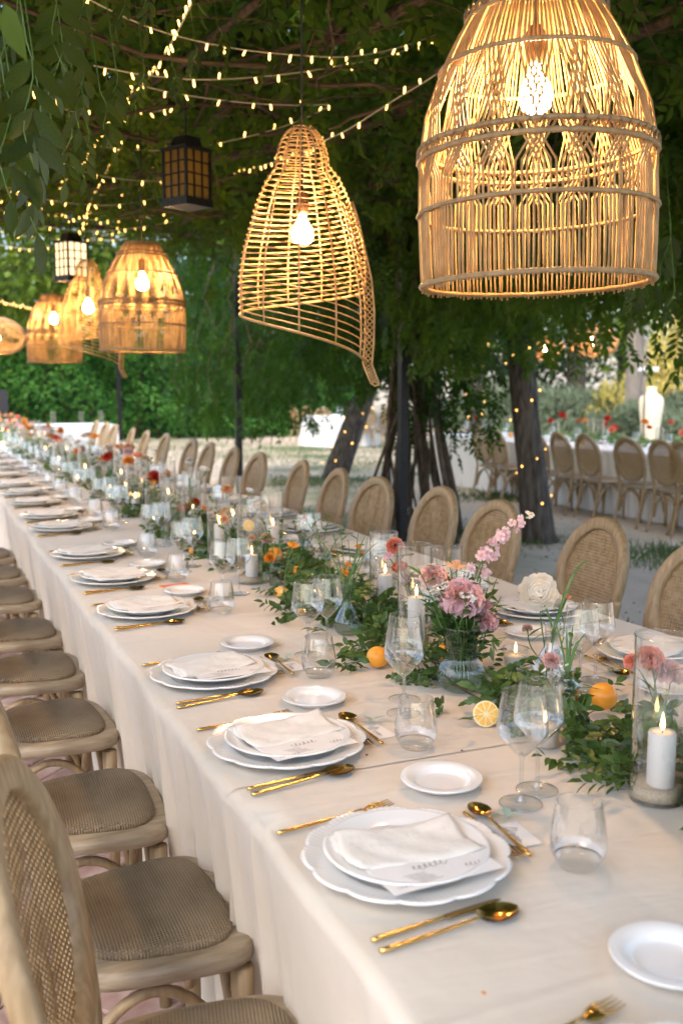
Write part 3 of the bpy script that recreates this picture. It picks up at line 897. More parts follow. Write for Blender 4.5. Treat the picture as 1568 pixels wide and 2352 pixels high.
# ================================================================== PENDANT LAMPS
def interp(x, xp, fp): return float(np.interp(x, xp, fp))
def bulb_parts(t, z_top, z_bulb, r=.036):
    """cord, socket and glowing bulb hanging at local z."""
    b = MB(); b.tube([(0, 0, 1.9), (0, 0, z_bulb + .14)], .0042, 6); b.obj('cord', 'cord_black', t)
    so = MB().lathe([(0, z_bulb + .145), (.014, z_bulb + .143), (.021, z_bulb + .13), (.023, z_bulb + .09), (.020, z_bulb + .066), (0, z_bulb + .064)], 16).obj('socket', 'socket', t)
    lamp = MB().lathe([(.013, z_bulb + .066), (.015, z_bulb + .050), (.024, z_bulb + .032), (r * .93, z_bulb + .014), (r, z_bulb - .004), (r * .93, z_bulb - .019), (r * .72, z_bulb - .030), (r * .38, z_bulb - .0365), (0, z_bulb - .038)], 18)
    lamp.obj('bulb', 'bulb_glow', so)
def rope_hoop(t, r, z, th, m='rattan_dark', name='hoop'):
    b = MB(); n = 84; pts = [(r * math.cos(a), r * math.sin(a), z) for a in np.linspace(0, 2 * PI, n, endpoint=False)]
    rr = [th * (1 + .16 * math.sin(k * PI)) for k in range(n)]
    b.tube(pts, [th * (1.12 if k % 2 else .9) for k in range(n)], 6, True); return b.obj(name, m, t)
DZ = [0, .05, .155, .28, .36, .455, .51, .57, .63]
DR = [.247, .250, .252, .249, .236, .200, .172, .135, .100]
def make_dome():
    t = thing('rattan_pendant', 'x', 'pendant lamp')
    b = MB(); N = 144; ins = 0.0
    r_ = random.Random(4)
    def g(z):
        if z >= .445: return 0
        if z >= .285: return (.445 - z) / .16
        if z >= .215: return 1 - (.285 - z) / .07
        return 0
    zs = np.concatenate([np.linspace(-.006, .20, 6), np.linspace(.215, .45, 14), np.linspace(.47, .63, 8)])
    for i in range(N):
        th = 2 * PI * i / N + r_.uniform(-.005, .005); bundle = (i // 4) % 2
        sg = 1 if bundle else -1; dr = .0022 * sg; wob = r_.uniform(-.007, .007); ph = r_.uniform(0, 6)
        pts = []
        for z in zs:
            a = th + sg * (2 * PI / N) * 4.0 * g(z) + .004 * math.sin(z * 22 + ph) + (wob * max(0, .2 - z) / .2)
            r = interp(z, DZ, DR) + dr
            pts.append((r * math.cos(a), r * math.sin(a), z + (r_.uniform(-.004, .004) if z < 0 else 0)))
        b.tube(pts, .0026, 5)
    tag(b.obj('rattan_rods', 'rattan', t), kind='stuff')
    for z, th in ((.004, .0062), (.155, .0048), (.268, .0058), (.292, .0058), (.452, .0046), (.556, .0046), (.576, .0046)):
        rope_hoop(t, interp(z, DZ, DR) + .004, z, th)
    for z in (.004, .155, .268, .292): rope_hoop(t, interp(z, DZ, DR) - .005, z, .0042, 'rattan', 'inner_hoop')
    rope_hoop(t, .101, .63, .006)
    b = MB()          # zigzag lashing of the two double bands
    for z0, z1, k in ((.268, .292, 60), (.556, .576, 40)):
        r0 = interp(z0, DZ, DR) + .007; pts = []
        for i in range(2 * k): a = PI * i / k; pts.append((r0 * math.cos(a), r0 * math.sin(a), z0 if i % 2 else z1))
        b.tube(pts, .0022, 4, True)
    b.obj('lashing', 'rattan_dark', t)
    b = MB()          # top spokes that carry the cord
    for k in range(3):
        a = k * PI / 3; b.tube([(-.1 * math.cos(a), -.1 * math.sin(a), .63), (.1 * math.cos(a), .1 * math.sin(a), .63)], .003, 5)
    b.obj('spokes', 'rattan_dark', t)
    bulb_parts(t, .63, .40)
    return t
def make_shell():
    """Conch-like shade: rods wind round and drop towards an edge of crossed canes."""
    t = thing('shell_pendant', 'x', 'pendant lamp')
    TT = [0, .03, .09, .18, .235, .31, .43, .55, .67, .80, .92, 1.0]
    RR = [.030, .052, .075, .090, .092, .128, .160, .184, .207, .221, .223, .219]
    def S(tt, ph):
        u = max(0.0, ph / (2 * PI)); d = .012 + .285 * max(0, tt - .12) ** 1.35
        z = -.555 * tt - d * (u ** 1.8)
        r = interp(tt, TT, RR) * (1 + .01 * u)
        return (r * math.cos(ph), r * math.sin(ph), z)
    b = MB(); n = 34; r_ = random.Random(2)
    lo = 0.62
    for k in range(n):
        tt = (k / (n - 1)) ** 1.05; e = 2 * PI if tt > .42 else 2 * PI
        j = r_.uniform(-.15, .15); top = tt < .24
        pts = [S(tt, ph) for ph in np.linspace(-.1 + j * .4, e + .02, 44)]
        b.tube(pts, .0023 if top else .0026, 5)
    tag(b.obj('wound_rods', 'rattan', t), kind='stuff')
    for i, ph in enumerate(np.linspace(0.25, 2 * PI - .35, 11)):
        b = MB(); b.tube([S(x, ph) for x in np.linspace(0, 1, 26)], .0032, 5); b.obj('rib', 'rattan', t)
    b = MB(); b.tube([S(1.0, ph) for ph in np.linspace(0, 2 * PI, 60)], .0050, 6); b.obj('bottom_rim', 'rattan', t)
    # crossed-cane edge
    def E(x, w):
        p = Vector(S(x if x < 1 else 1, 2 * PI)); q = Vector(S(x if x < 1 else 1, 2 * PI - .16))
        d = ((p - q).normalized() * .35 + Vector((.9, -.25, 0))).normalized()
        ext = max(0, x - 1); return p + d * (w * .030) + Vector((.02 * ext / .1, -.0, -.42 * ext)) - Vector((.03, 0, 0)) * max(0, x - .7) * 1.0
    b = MB(); xs_ = np.linspace(.36, 1.16, 40)
    b.tube([E(x, 0) for x in xs_], .0044, 6); b.tube([E(x, 1) for x in xs_], .0044, 6)
    b.tube([E(1.16, 0), (E(1.16, 0) + E(1.16, 1)) / 2 + Vector((0, 0, -.008)), E(1.16, 1)], .0042, 6)
    b.obj('edge_band', 'rattan', t)
    b = MB(); m_ = 34
    for k in range(m_):
        x0, x1 = .36 + .80 * k / m_, .36 + .80 * (k + 1.6) / m_
        b.tube([E(x0, 0), E(min(x1, 1.16), 1)], .0024, 4); b.tube([E(x0, 1), E(min(x1, 1.16), 0)], .0024, 4)
    b.obj('edge_lattice', 'rattan', t)
    bulb_parts(t, 0, -.36, .038)
    return t
def make_drum():
    t = thing('basket_pendant', 'x', 'pendant lamp')
    zz = [0, .03, .10, .22, .34, .42, .45]; rr = [.16, .25, .33, .36, .31, .20, .10]
    b = MB()
    for i in range(110):
        a = 2 * PI * i / 110
        b.tube([(interp(z, zz, rr) * math.cos(a), interp(z, zz, rr) * math.sin(a), z) for z in np.linspace(0, .45, 12)], .0042, 4)
    tag(b.obj('rattan_rods', 'rattan', t), kind='stuff')
    for z in (0, .06, .14, .22, .30, .38, .45): rope_hoop(t, interp(z, zz, rr) + .004, z, .005, 'rattan')
    bulb_parts(t, .45, .20)
    return t
DOME, SHELL, DRUM = Stamp(make_dome()), Stamp(make_shell()), Stamp(make_drum())
GP = 'rattan lamps hanging over the long table'
tip = lambda a, b_=0: (R(a), R(b_), 0)
DOME.at('large dome-shaped rattan pendant lamp nearest the camera, cut by the top of the photo', (1.272, 1.885, 1.708), group=GP, rot=(R(-1.2), R(-.8), .3))
SHELL.at('shell-shaped open rattan pendant lamp with a drooping lattice tail, beside the big dome', (1.27, 3.31, 2.372), group=GP, rot=(0, 0, -YAW - .1))
DOME.at('lit dome-shaped rattan pendant lamp over the middle of the long table', (1.285, 6.02, 1.692), group=GP, rot=(R(.6), R(.5), 1.3))
SHELL.at('smaller-looking shell-shaped rattan pendant lamp half hidden behind the middle dome lamp', (1.25, 7.75, 2.43), group=GP, rot=(0, 0, -YAW + .25))
DOME.at('farthest dome-shaped rattan pendant lamp, over the far part of the table', (1.27, 9.9, 1.71), group=GP, rot=(0, R(.5), 2.1))
DRUM.at('wide basket-shaped rattan pendant lamp at the far end of the table', deep(-6, 812, 12.6), group=GP)
DRUM.at('round basket lamp glowing behind leaves over the second long table', deep(1360, 818, 12.0), group='lamps over the second table', scale=.85)
DRUM.at('partly hidden basket lamp beside the fairy-lit trunk, over the second table', deep(1252, 826, 13.0), group='lamps over the second table', scale=.7)

# ------------------------------------------------------------------ metal lanterns
def lantern(label, loc, lit, rz, s=1.0):
    t = thing('lantern', label, 'lantern', loc, rz, 'square metal lanterns under the vine roof', scale=s)
    h, w = .30, .105
    MB().box(-w - .012, w + .012, -w - .012, w + .012, -.05, 0).obj('base', 'black_metal', t, smooth=False)
    b = MB(); b.layers([[(q * (w + .014), r2 * (w + .014), z) for q, r2 in ((-1, -1), (1, -1), (1, 1), (-1, 1))] for z, in ((h,), (h + .02,))]); b.obj('roof_plate', 'black_metal', t, smooth=False)
    b = MB(); b.layers([[(q * k, r2 * k, z) for q, r2 in ((-1, -1), (1, -1), (1, 1), (-1, 1))] for k, z in ((.075, h + .02), (.06, h + .09), (.05, h + .095))]); b.obj('chimney', 'black_metal', t, smooth=False)
    b = MB(); b.tube([(0, 0, h + .09), (0, 0, h + 1.6)], .006, 6); b.obj('hanging_rod', 'black_metal', t)
    for q, r2 in ((-1, -1), (1, -1), (1, 1), (-1, 1)):
        b = MB().box(q * w - .008, q * w + .008, r2 * w - .008, r2 * w + .008, 0, h); b.obj('corner_post', 'black_metal', t, smooth=False)
    for ax in range(4):
        c, s_ = round(math.cos(ax * PI / 2)), round(math.sin(ax * PI / 2)); b = MB()
        for k in (1, 2):
            p = -w + 2 * w * k / 3
            f = lambda u, v, z: (c * u - s_ * v, s_ * u + c * v, z)
            for (u0, u1, v0, v1, z0, z1) in ((w - .005, w + .005, p - .004, p + .004, 0, h),):
                b.add([f(x, y, z) for z in (z0, z1) for x, y in ((u0, v0), (u1, v0), (u1, v1), (u0, v1))], [(0, 3, 2, 1), (4, 5, 6, 7), (0, 1, 5, 4), (1, 2, 6, 5), (2, 3, 7, 6), (3, 0, 4, 7)])
        for k in (1, 2, 3):
            z = h * k / 4
            b.add([f(x, y, zz) for zz in (z - .004, z + .004) for x, y in ((w - .0045, -w), (w + .0045, -w), (w + .0045, w), (w - .0045, w))], [(0, 3, 2, 1), (4, 5, 6, 7), (0, 1, 5, 4), (1, 2, 6, 5), (2, 3, 7, 6), (3, 0, 4, 7)])
        b.obj('glazing_bars', 'black_metal', t, smooth=False)
        g_ = MB(); g_.add([f(w - .012, -w, .002), f(w - .012, w, .002), f(w - .012, w, h - .002), f(w - .012, -w, h - .002)], [(0, 1, 2, 3)])
        g_.obj('pane', 'lantern_glow' if lit else 'amber_glass', t, smooth=False)
    return t
lantern('unlit black metal lantern with amber panes, beside the shell-shaped lamp', deep(430, 458, 5.2), False, .5, .80)
lantern('glowing square lantern with bright panes, above the far lamps', deep(165, 634, 8.4), True, .45, .9)

# ================================================================== STRING LIGHTS
b = MB(); b.lathe([(0, .0), (.0040, .001), (.0052, .014), (.0052, .028), (0, .035)], 5)
led_me = b.mesh('bulb', 'fairy_glow')
def strand(label, pts, gap, sag=0.0, size=1.0, wire=.0032, grp='warm string lights under the vine roof', jitter=.4):
    P = catmull([deep(*p) if len(p) == 3 and p[2] > 0 else Vector(p) for p in pts], 12)
    t = thing('string_lights', label, 'string lights', P[0], group=grp)
    b = MB(); b.tube([p - P[0] for p in P], wire, 5); b.obj('wire', 'wire_white', t)
    acc = gap * .4; r_ = random.Random(len(label) + int(P[0].x * 100))
    for a, c in zip(P, P[1:]):
        L = (c - a).length; d = 0
        while acc <= L - d:
            d += acc; acc = gap * r_.uniform(1 - jitter, 1 + jitter)
            p = a.lerp(c, d / L)
            dr = Vector((r_.uniform(-.5, .5), r_.uniform(-.5, .5), r_.choice((-1, -1, .9)))).normalized()
            put('bulb', led_me, t, p - P[0], quat=Vector((0, 0, 1)).rotation_difference(dr), scale=size * r_.uniform(.75, 1.0))
        acc -= L - d
    return t
strand('uppermost string of lights, swagged from the top edge to the dome lamp', [(180, -15, 3.4), (290, 40, 3.6), (400, 80, 3.8), (550, 112, 4.0), (690, 126, 4.2), (800, 129, 4.4), (900, 112, 4.6), (1012, 76, 4.8)], .115)
strand('second string of lights, swagged just under the uppermost one', [(215, 150, 3.9), (340, 172, 4.1), (480, 182, 4.3), (650, 170, 4.5), (780, 150, 4.7), (900, 125, 4.9), (1012, 78, 5.1)], .14)
strand('third string of lights, ending at the cord of the shell lamp', [(270, 182, 4.4), (400, 213, 4.6), (550, 234, 4.8), (680, 241, 5.0), (757, 239, 5.1)], .15)
strand('string of lights passing behind the black lantern to the shell lamp', [(757, 243, 5.4), (690, 275, 5.5), (600, 305, 5.7), (475, 333, 5.9), (370, 345, 6.1), (230, 335, 6.3), (75, 303, 6.5)], .17)
strand('short string of lights left of the black lantern', [(80, 348, 6.0), (200, 395, 6.2), (290, 412, 6.4), (372, 416, 6.6)], .17)
strand('string of lights just below the black lantern', [(20, 430, 7.0), (120, 460, 7.2), (230, 471, 7.4), (310, 464, 7.6), (372, 450, 7.8)], .17)
strand('string of lights running down towards the shell lamp from the dome lamp', [(1090, 92, 4.1), (1000, 170, 4.3), (900, 232, 4.5), (800, 296, 4.7), (745, 322, 4.9), (690, 352, 5.6), (600, 380, 6.6), (530, 400, 7.4)], .13)
strand('string of lights running away under the roof, crossing the swags', [(440, 8, 3.3), (400, 85, 3.9), (350, 168, 4.6), (300, 215, 5.2), (238, 292, 6.0), (180, 385, 7.2), (125, 440, 8.4)], .12)
strand('lowest swag of lights above the glowing lantern', [(-10, 478, 8.0), (110, 520, 8.3), (230, 530, 8.6), (380, 512, 8.9), (480, 486, 9.2)], .20)
strand('dense string of lights hanging low over the far lamps', [(-10, 512, 9.2), (80, 500, 9.4), (180, 508, 9.6), (290, 522, 9.8), (400, 515, 10.0), (485, 488, 10.2)], .13)
strand('far swag of lights in front of the bright trees', [(-10, 455, 8.8), (60, 470, 9.0), (180, 482, 9.3), (330, 480, 9.6), (420, 470, 9.9)], .15)
strand('pale string of lights sloping behind the farthest dome lamp', [(-12, 690, 13), (30, 698, 12.6), (80, 708, 12.2), (130, 716, 11.8)], .07)
strand('thin string of lights far back, level with the glowing lantern', [(-10, 535, 10.5), (90, 545, 10.8), (200, 552, 11), (300, 548, 11.3)], .16)

strand('far swag of lights crossing under the vine roof, level with the black lantern', [(-10, 392, 7.4), (90, 428, 7.7), (200, 446, 8.0), (300, 444, 8.3), (372, 432, 8.6)], .12)
strand('string of lights climbing from the glowing lantern to the roof edge', [(300, 300, 6.2), (262, 360, 6.8), (230, 420, 7.4), (205, 470, 8.0), (190, 520, 8.6)], .10)
strand('loose string of lights close above the farthest dome lamp', [(-12, 560, 11.4), (70, 572, 11.2), (150, 560, 11.0), (240, 540, 10.8), (330, 512, 10.6), (420, 500, 10.4)], .13)
strand('string of lights dipping across the upper left leaves', [(60, 200, 4.6), (150, 250, 4.9), (240, 268, 5.2), (330, 262, 5.5), (430, 235, 5.8)], .13)
strand('string of lights running level behind the black lantern', [(150, 380, 7.4), (240, 372, 7.6), (330, 378, 7.8), (430, 392, 8.0), (520, 396, 8.2)], .11)
strand('crowded string of lights above the middle dome lamp', [(60, 486, 8.6), (150, 500, 8.8), (240, 505, 9.0), (330, 498, 9.2), (430, 478, 9.4)], .085)
strand('string of lights twisted along a beam at far left', [(-12, 420, 7.8), (40, 445, 8.0), (90, 480, 8.3), (150, 492, 8.6)], .07)
strand('short bunched string of lights at the far roof edge', [(290, 535, 10.2), (350, 525, 10.1), (410, 512, 10.0), (470, 494, 9.9)], .07)

# ================================================================== PERGOLA AND VINE ROOF
per = thing('pergola', 'black metal pergola with slim posts carrying the vine roof', 'pergola', (0, 0, 0))
posts = [(4.25, 8.45), (4.05, 13.0), (4.05, 21.5), (4.25, 3.6), (-1.0, 3.6), (-1.0, 8.45)]
for x, y in posts:
    MB().box(x - .04, x + .04, y - .04, y + .04, -.02, 3.1).obj('post', 'black_metal', per, smooth=False)
for y in (-1.4, 1.2, 3.6, 6.0, 8.45, 10.8): MB().box(-1.1, 4.6, y - .025, y + .025, 3.10, 3.16).obj('beam', 'black_metal', per, smooth=False)
for x in (-1.0, 1.6, 4.25): MB().box(x - .03, x + .03, -1.5, 11.2, 3.165, 3.22).obj('beam', 'black_metal', per, smooth=False)

vine = thing('vine_roof', 'dense leafy climbing vine with bare tangled twigs covering the pergola', 'vine', (0, 0, 0))
b = MB(); r_ = random.Random(9)
for k in range(430):
    x, y, z = r_.uniform(-1.0, 4.9), r_.uniform(1.0, 10.2), r_.uniform(2.80, 3.25)
    a = r_.uniform(0, 2 * PI); L = r_.uniform(.5, 2.2); n = 7; p = Vector((x, y, z)); pts = [p.copy()]
    dz = r_.uniform(-.12, .06)
    for i in range(n):
        a += r_.uniform(-.45, .45); p = p + Vector((math.cos(a), math.sin(a), dz + r_.uniform(-.2, .2))) * L / n; pts.append(p.copy())
    r0 = r_.choice((.003, .004, .005, .007, .012))
    b.tube(pts, np.linspace(r0, r0 * .5, n + 1), 4)
tag(b.obj('twigs', 'twig', vine), kind='stuff')
b = MB()
for k in range(6):
    x, y = r_.uniform(-.6, 4.5), r_.uniform(.5, 3); p = Vector((x, y, 3.02)); pts = [p.copy()]; a = PI / 2 + r_.uniform(-.5, .5)
    for i in range(14):
        a += r_.uniform(-.22, .22) + (PI / 2 - a) * .1; p = p + Vector((math.cos(a), math.sin(a), r_.uniform(-.06, .06))) * .62; pts.append(p.copy())
    b.tube(catmull(pts, 3), .022 * r_.uniform(.6, 1.5), 6)
b.obj('branches', 'vine_bark', vine)
# roof leaves: thick upper mat, finer leaves below
n = 21000
P = np.stack([rng.uniform(-1.3, 5.6, n), rng.uniform(-2.0, 10.4, n), rng.uniform(3.28, 3.75, n)], 1)
D = rdir(n); D[:, 2] *= .35; N = rdir(n, 2.5)
tag(put('roof_leaves', leaves('roof_leaves', P, D, N, rng.uniform(.16, .30, n), rng.uniform(.09, .15, n), 'vine_leaf'), vine), kind='stuff')
n = 7000
P = np.stack([rng.uniform(-1.3, 5.2, n), rng.uniform(.5, 10.3, n), 3.3 - rng.exponential(.16, n)], 1)
keep = (np.abs(P[:, 0] - 1.3) > .9) | (P[:, 2] > 2.95)
P = P[keep]; n = len(P)
D = rdir(n, -.9)
cp = compound(P, D, .24, 9, .084, .038)
tag(put('hanging_leaves', leaves('hanging_leaves', *cp, 'vine_leaf', True), vine), kind='stuff')

# leafy curtains along the sandy side of the roof
def curtain(name, label, x0, x1, y0, y1, hem, n, ll, seed, trunk=None, top=3.4, mname='vine_leaf', wobble=.25):
    t = thing(name, label, 'vine', (0, 0, 0), group='vine curtains along the pergola')
    q = np.random.default_rng(seed)
    y = q.uniform(y0, y1, n); x = q.uniform(x0, x1, n)
    hm = np.interp(y, *hem) + wobble * np.sin(y * 3.7 + x * 2.1) + .5 * wobble * np.sin(y * 9.3 + x * 5)
    z = hm + (top - hm) * q.beta(1.0, 1.05, n)
    P = np.stack([x, y, z], 1); D = np.stack([q.normal(0, .35, n), q.normal(0, .35, n), np.full(n, -1.0)], 1)
    cp = compound(P, D, .20, 9, ll, ll * .42)
    tag(put('foliage', leaves('foliage', *cp, mname, True), t), kind='stuff')
    b = MB(); rr = random.Random(seed)
    for k in range(int((y1 - y0) * 9)):
        yy = rr.uniform(y0, y1); xx = rr.uniform(x0, x1); h = float(np.interp(yy, *hem)); p = Vector((xx, yy, 3.2)); pts = [p.copy()]
        m_ = 8
        for i in range(m_): p = p + Vector((rr.uniform(-.1, .1), rr.uniform(-.1, .1), -(3.2 - h) / m_ * rr.uniform(.6, 1.1))); pts.append(p.copy())
        b.tube(pts, rr.choice((.003, .004, .006)), 4)
    tag(b.obj('trailing_stems', 'twig', t), kind='stuff')
    return t
curtain('vine_curtain', 'dark leafy vine fringe hanging behind the big dome lamp', 3.9, 5.3, 2.6, 8.4, ([2.6, 4.6, 5.3, 6.6, 7.4, 8.4], [1.75, 1.82, 2.08, 2.08, 1.9, 1.75]), 2600, .085, 5)
curtain('vine_curtain', 'dense dark vine mass drooping between the two black posts', 3.9, 5.4, 8.9, 16.8, ([8.9, 10, 11, 12, 13, 14, 15.5, 16.8], [1.75, 1.75, 1.65, 1.5, 1.15, 1.0, 1.05, 1.6]), 3700, .085, 6, top=4.2, mname='shade_painted_leaf')
curtain('vine_curtain', 'vine foliage hanging low around the twisted vine trunk', 4.35, 5.5, 8.2, 9.4, ([8.2, 8.8, 9.4], [1.15, .95, 1.2]), 520, .075, 8, wobble=.15, mname='shade_painted_leaf')

# twisted vine trunk by the black post
vt = thing('twisted_vine', 'twisted bundle of bare vine stems rising beside the black post', 'vine', (4.55, 8.75, -.02))
r_ = random.Random(21)
for k in range(34):
    a0 = r_.uniform(0, 2 * PI); rad = r_.uniform(.10, .55); pts = []
    tw = r_.uniform(-3.2, 3.2); ph = r_.uniform(0, 6)
    for i in range(12):
        u = i / 11; rr = rad * (1 - .65 * math.sin(min(1, u * 1.4) * PI / 2)) + .22 * max(0, u - .6); a = a0 + tw * u
        pts.append((rr * math.cos(a) + .05 * math.sin(u * 7 + ph), rr * math.sin(a) + .05 * math.cos(u * 6 + ph), 3.3 * u))
    r0 = r_.choice((.008, .010, .014, .018, .026, .034))
    b = MB(); b.tube(catmull(pts, 2), np.linspace(r0 * 1.2, r0 * .8, 23), 6); b.obj('stem', 'vine_bark', vt)

# ------------------------------------------------------------------ leaf sprays close to the lens, every leaf its own part
spray_leaf = leaf_proto('leaf', 'spray_leaf', .38, .18)
r_ = random.Random(31)
def spray(label, u, v, d, nl, L, ll, lean=0.0, rot=0.0):
    p0 = deep(u, v, d); t = thing('leaf_spray', label, 'leaf spray', p0, group='leaf sprays hanging close to the camera')
    dirn = (Vector((0, 0, -1)) + RT * lean + FW * r_.uniform(-.25, .25)).normalized()
    side = (RT * math.cos(rot) + FW * math.sin(rot)); side = (side - dirn * side.dot(dirn)).normalized(); nn = side.cross(dirn)
    pts = [dirn * L * i / 7 + side * (.012 * math.sin(i)) for i in range(8)]
    b = MB(); b.tube([Vector((0, 0, .25)) + RT * -.03] + pts, .0017, 5); b.obj('stalk', 'stem_green', t)
    for i in range(nl):
        s = 1 if i % 2 else -1
        if i == nl - 1: q, dd = pts[-1], dirn
        else: q, dd = pts[1].lerp(pts[-1], (i // 2) / max(1, nl / 2)), (dirn * .8 + side * s * .9 + Vector((0, 0, -.35))).normalized()
        fn = (nn + Vector((r_.uniform(-.5, .5), r_.uniform(-.5, .5), r_.uniform(-.2, .5)))).normalized()
        put('leaf', spray_leaf, t, q, quat=leaf_quat(dd, fn), scale=ll * r_.uniform(.8, 1.2))
places = [(40, 30, 2.5, .10), (110, -30, 2.2, .10), (190, 20, 2.6, .085), (60, 130, 2.0, .11), (140, 110, 2.3, .09), (10, 230, 2.0, .10), (90, 260, 2.2, .10), (190, 170, 2.7, .085), (230, 250, 2.9, .075),
          (160, 310, 2.8, .075), (40, 330, 2.1, .095), (265, 190, 3.0, .08), (200, 330, 3.1, .07), (285, 20, 3.2, .075), (340, -30, 3.0, .075), (330, 185, 3.3, .065), (395, 190, 3.4, .055), (448, 140, 3.5, .05),
          (600, 5, 3.6, .075), (620, -25, 3.8, .07), (500, 100, 3.9, .05), (1540, 560, 4.4, .11), (1500, 430, 4.6, .10), (1470, 650, 4.6, .10), (1548, 690, 4.3, .08)]
for i, (u, v, d, ll) in enumerate(places):
    wh = 'at the upper left corner' if u < 420 else ('at the right edge beside the big dome lamp' if u > 1300 else 'at the top middle')
    spray(f'green leaf spray hanging {wh}, {ORD[i]} in turn', u, v - 40, d, 9, ll * 2.3, ll * .82, r_.uniform(-.25, .25), r_.uniform(-.7, .7))

# ================================================================== TREES, HEDGE, GARDEN
def crown_leaves(q, c, rad, n, ll, clumps, m):
    cc = q.normal(size=(clumps, 3)); cc = unit(cc) * (q.uniform(.35, 1, clumps) ** .5)[:, None]
    k = q.integers(0, clumps, n)
    P = cc[k] + q.normal(size=(n, 3)) * .17
    P = np.asarray(c) + P * np.asarray(rad)
    D = unit(q.normal(size=(n, 3)) + [0, 0, -.4]); N = unit(q.normal(size=(n, 3)) + [0, 0, .8])
    return leaves('crown', P, D, N, q.uniform(.7, 1.3, n) * ll, q.uniform(.7, 1.3, n) * ll * .5, m)
def tree(name, label, pts, radii, crown, n, ll, m='tree_leaf', clumps=40, seed=1, group='garden trees', bark='bark'):
    base = Vector(pts[0]); t = thing(name, label, 'tree', base, group=group); q = np.random.default_rng(seed)
    b = MB(); P = catmull(pts, 6); rr = np.interp(np.linspace(0, 1, len(P)), np.linspace(0, 1, len(radii)), radii)
    P2 = catmull(pts, 18); rr = np.interp(np.linspace(0, 1, len(P2)), np.linspace(0, 1, len(radii)), radii)
    b.tube([p - base for p in P2], rr, 28)
    # uneven bark
    rg_ = lambda i, z: 1 + .07 * math.sin((i % 28) * 2 * PI / 28 * 7 + 1.4 * math.sin(z * 3.1) + z * .8) + .05 * math.sin((i % 28) * 2 * PI / 28 * 11 - z * 5.3) + (.16 * math.exp(-max(0, z) * 9) * (1 + .6 * math.sin((i % 28) * 2 * PI / 28 * 5)))
    ctr = [P2[k] - base for k in range(len(P2))]
    b.v = [tuple(ctr[i // 28] + (Vector(v_) - ctr[i // 28]) * rg_(i, v_[2])) for i, v_ in enumerate(b.v)]
    top = P[-1] - base
    for k in range(6):
        a = k * 1.05 + seed; e = top + Vector((math.cos(a) * crown[1][0] * .6, math.sin(a) * crown[1][1] * .6, crown[1][2] * .5))
        b.tube([P[-3] - base, (top + e) / 2 + Vector((0, 0, .2)), e], [radii[-1] * .7, radii[-1] * .45, .02], 6)
    b.obj('trunk', bark, t)
    tag(put('crown', crown_leaves(q, Vector(crown[0]) - base, crown[1], n, ll, clumps, m), t), kind='stuff')
    return t
pt = at(1235, 1245, 0)
tree('garden_tree', 'thick dark trunk wound with fairy lights between the two long tables', [(5.55, 8.05, -.05), (5.45, 8.1, .8), (5.36, 8.15, 1.7), (5.42, 8.2, 2.7), (5.5, 8.2, 3.6)], [.155, .128, .122, .125, .12],
     ((5.0, 8.6, 4.7), (1.8, 2.4, 1.4)), 3800, .16, seed=3, clumps=60)
lb = at(765, 1100, 0); lt = deep(848, 880, lb.y * .92 + lb.x * .39)
tree('leaning_tree', 'grey leaning trunk dotted with fairy lights before the round table', [(lb.x, lb.y, -.05), tuple(Vector((lb.x, lb.y, 0)).lerp(lt, .5)), tuple(lt), (lt.x + .4, lt.y, lt.z + 1.4)], [.20, .17, .15, .12],
     ((lt.x - .8, lt.y - 1.5, 4.9), (2.2, 2.0, 1.6)), 2600, .2, seed=5, clumps=60)
ft = deep(1090, 960, 20)
tree('garden_tree', 'distant trunk wrapped in fairy lights behind the vine trunk', [(ft.x, ft.y, -.02), (ft.x, ft.y, 1.5), (ft.x + .1, ft.y, 3.4)], [.16, .14, .13], ((ft.x, ft.y + 1, 5.0), (3, 3, 1.8)), 3500, .22, seed=7)
gt = deep(1453, 960, 24)
tree('garden_tree', 'straight grey-brown trunk standing behind the second table', [(gt.x, gt.y, -.02), (gt.x, gt.y, 2.5), (gt.x + .1, gt.y, 6)], [.22, .19, .17], ((gt.x, gt.y, 7.5), (3, 3, 2)), 2500, .25, seed=8, bark='pole_wood')
dt = deep(1322, 900, 44)
tree('pine_tree', 'dark upright conifer with grey trunk in the far garden', [(dt.x, dt.y, .3), (dt.x, dt.y, 3), (dt.x, dt.y, 8)], [.45, .4, .3], ((dt.x - 1, dt.y + 3, 6), (6, 3, 5)), 7000, .34, 'dark_leaf', 80, 9)
# background trees: (pixel x, depth, crown centre height, radii, material, leaves, seed)
bg = [(-60, 27, 5.2, (4.5, 2.5, 3.2), 'tree_leaf', 17, 'bright leafy tree at the far left edge of the garden'), (60, 36, 6.2, (6, 3.5, 3.4), 'tree_leaf', 9, 'bright green broad tree behind the far lamps'), (250, 33, 6.6, (5.5, 3.5, 3.8), 'tree_leaf', 10, 'yellow-green tree behind the middle dome lamp'),
      (470, 31, 6.4, (5, 3.5, 4), 'dark_leaf', 11, 'dark tree rising behind the hedge near the shell lamp'), (700, 36, 6, (6, 4, 4.5), 'tree_leaf', 12, 'green tree behind the round table'),
      (960, 40, 5.5, (6, 4, 5), 'dark_leaf', 13, 'dark green tree behind the black post'), (1180, 46, 5.5, (6, 4, 5), 'dark_leaf', 14, 'dark green tree behind the fairy-lit trunk'),
      (1420, 50, 6.5, (8, 4, 6), 'dark_leaf', 15, 'tall dark tree at the back of the garden behind the grey trunk'), (1600, 44, 6.5, (7, 4, 5.5), 'tree_leaf', 16, 'sunlit tree at the right-hand edge of the garden')]
for u, d, zc, rad, mm, sd_, lab in bg:
    p = deep(u, 900, d); z0 = gz(p.x, p.y)
    tree('garden_tree', lab, [(p.x, p.y, z0), (p.x + .2, p.y, z0 + 1.5), (p.x, p.y, z0 + 3.5)], [.32, .26, .2], ((p.x, p.y, z0 + zc), rad), 6500, .30, mm, 70, sd_)

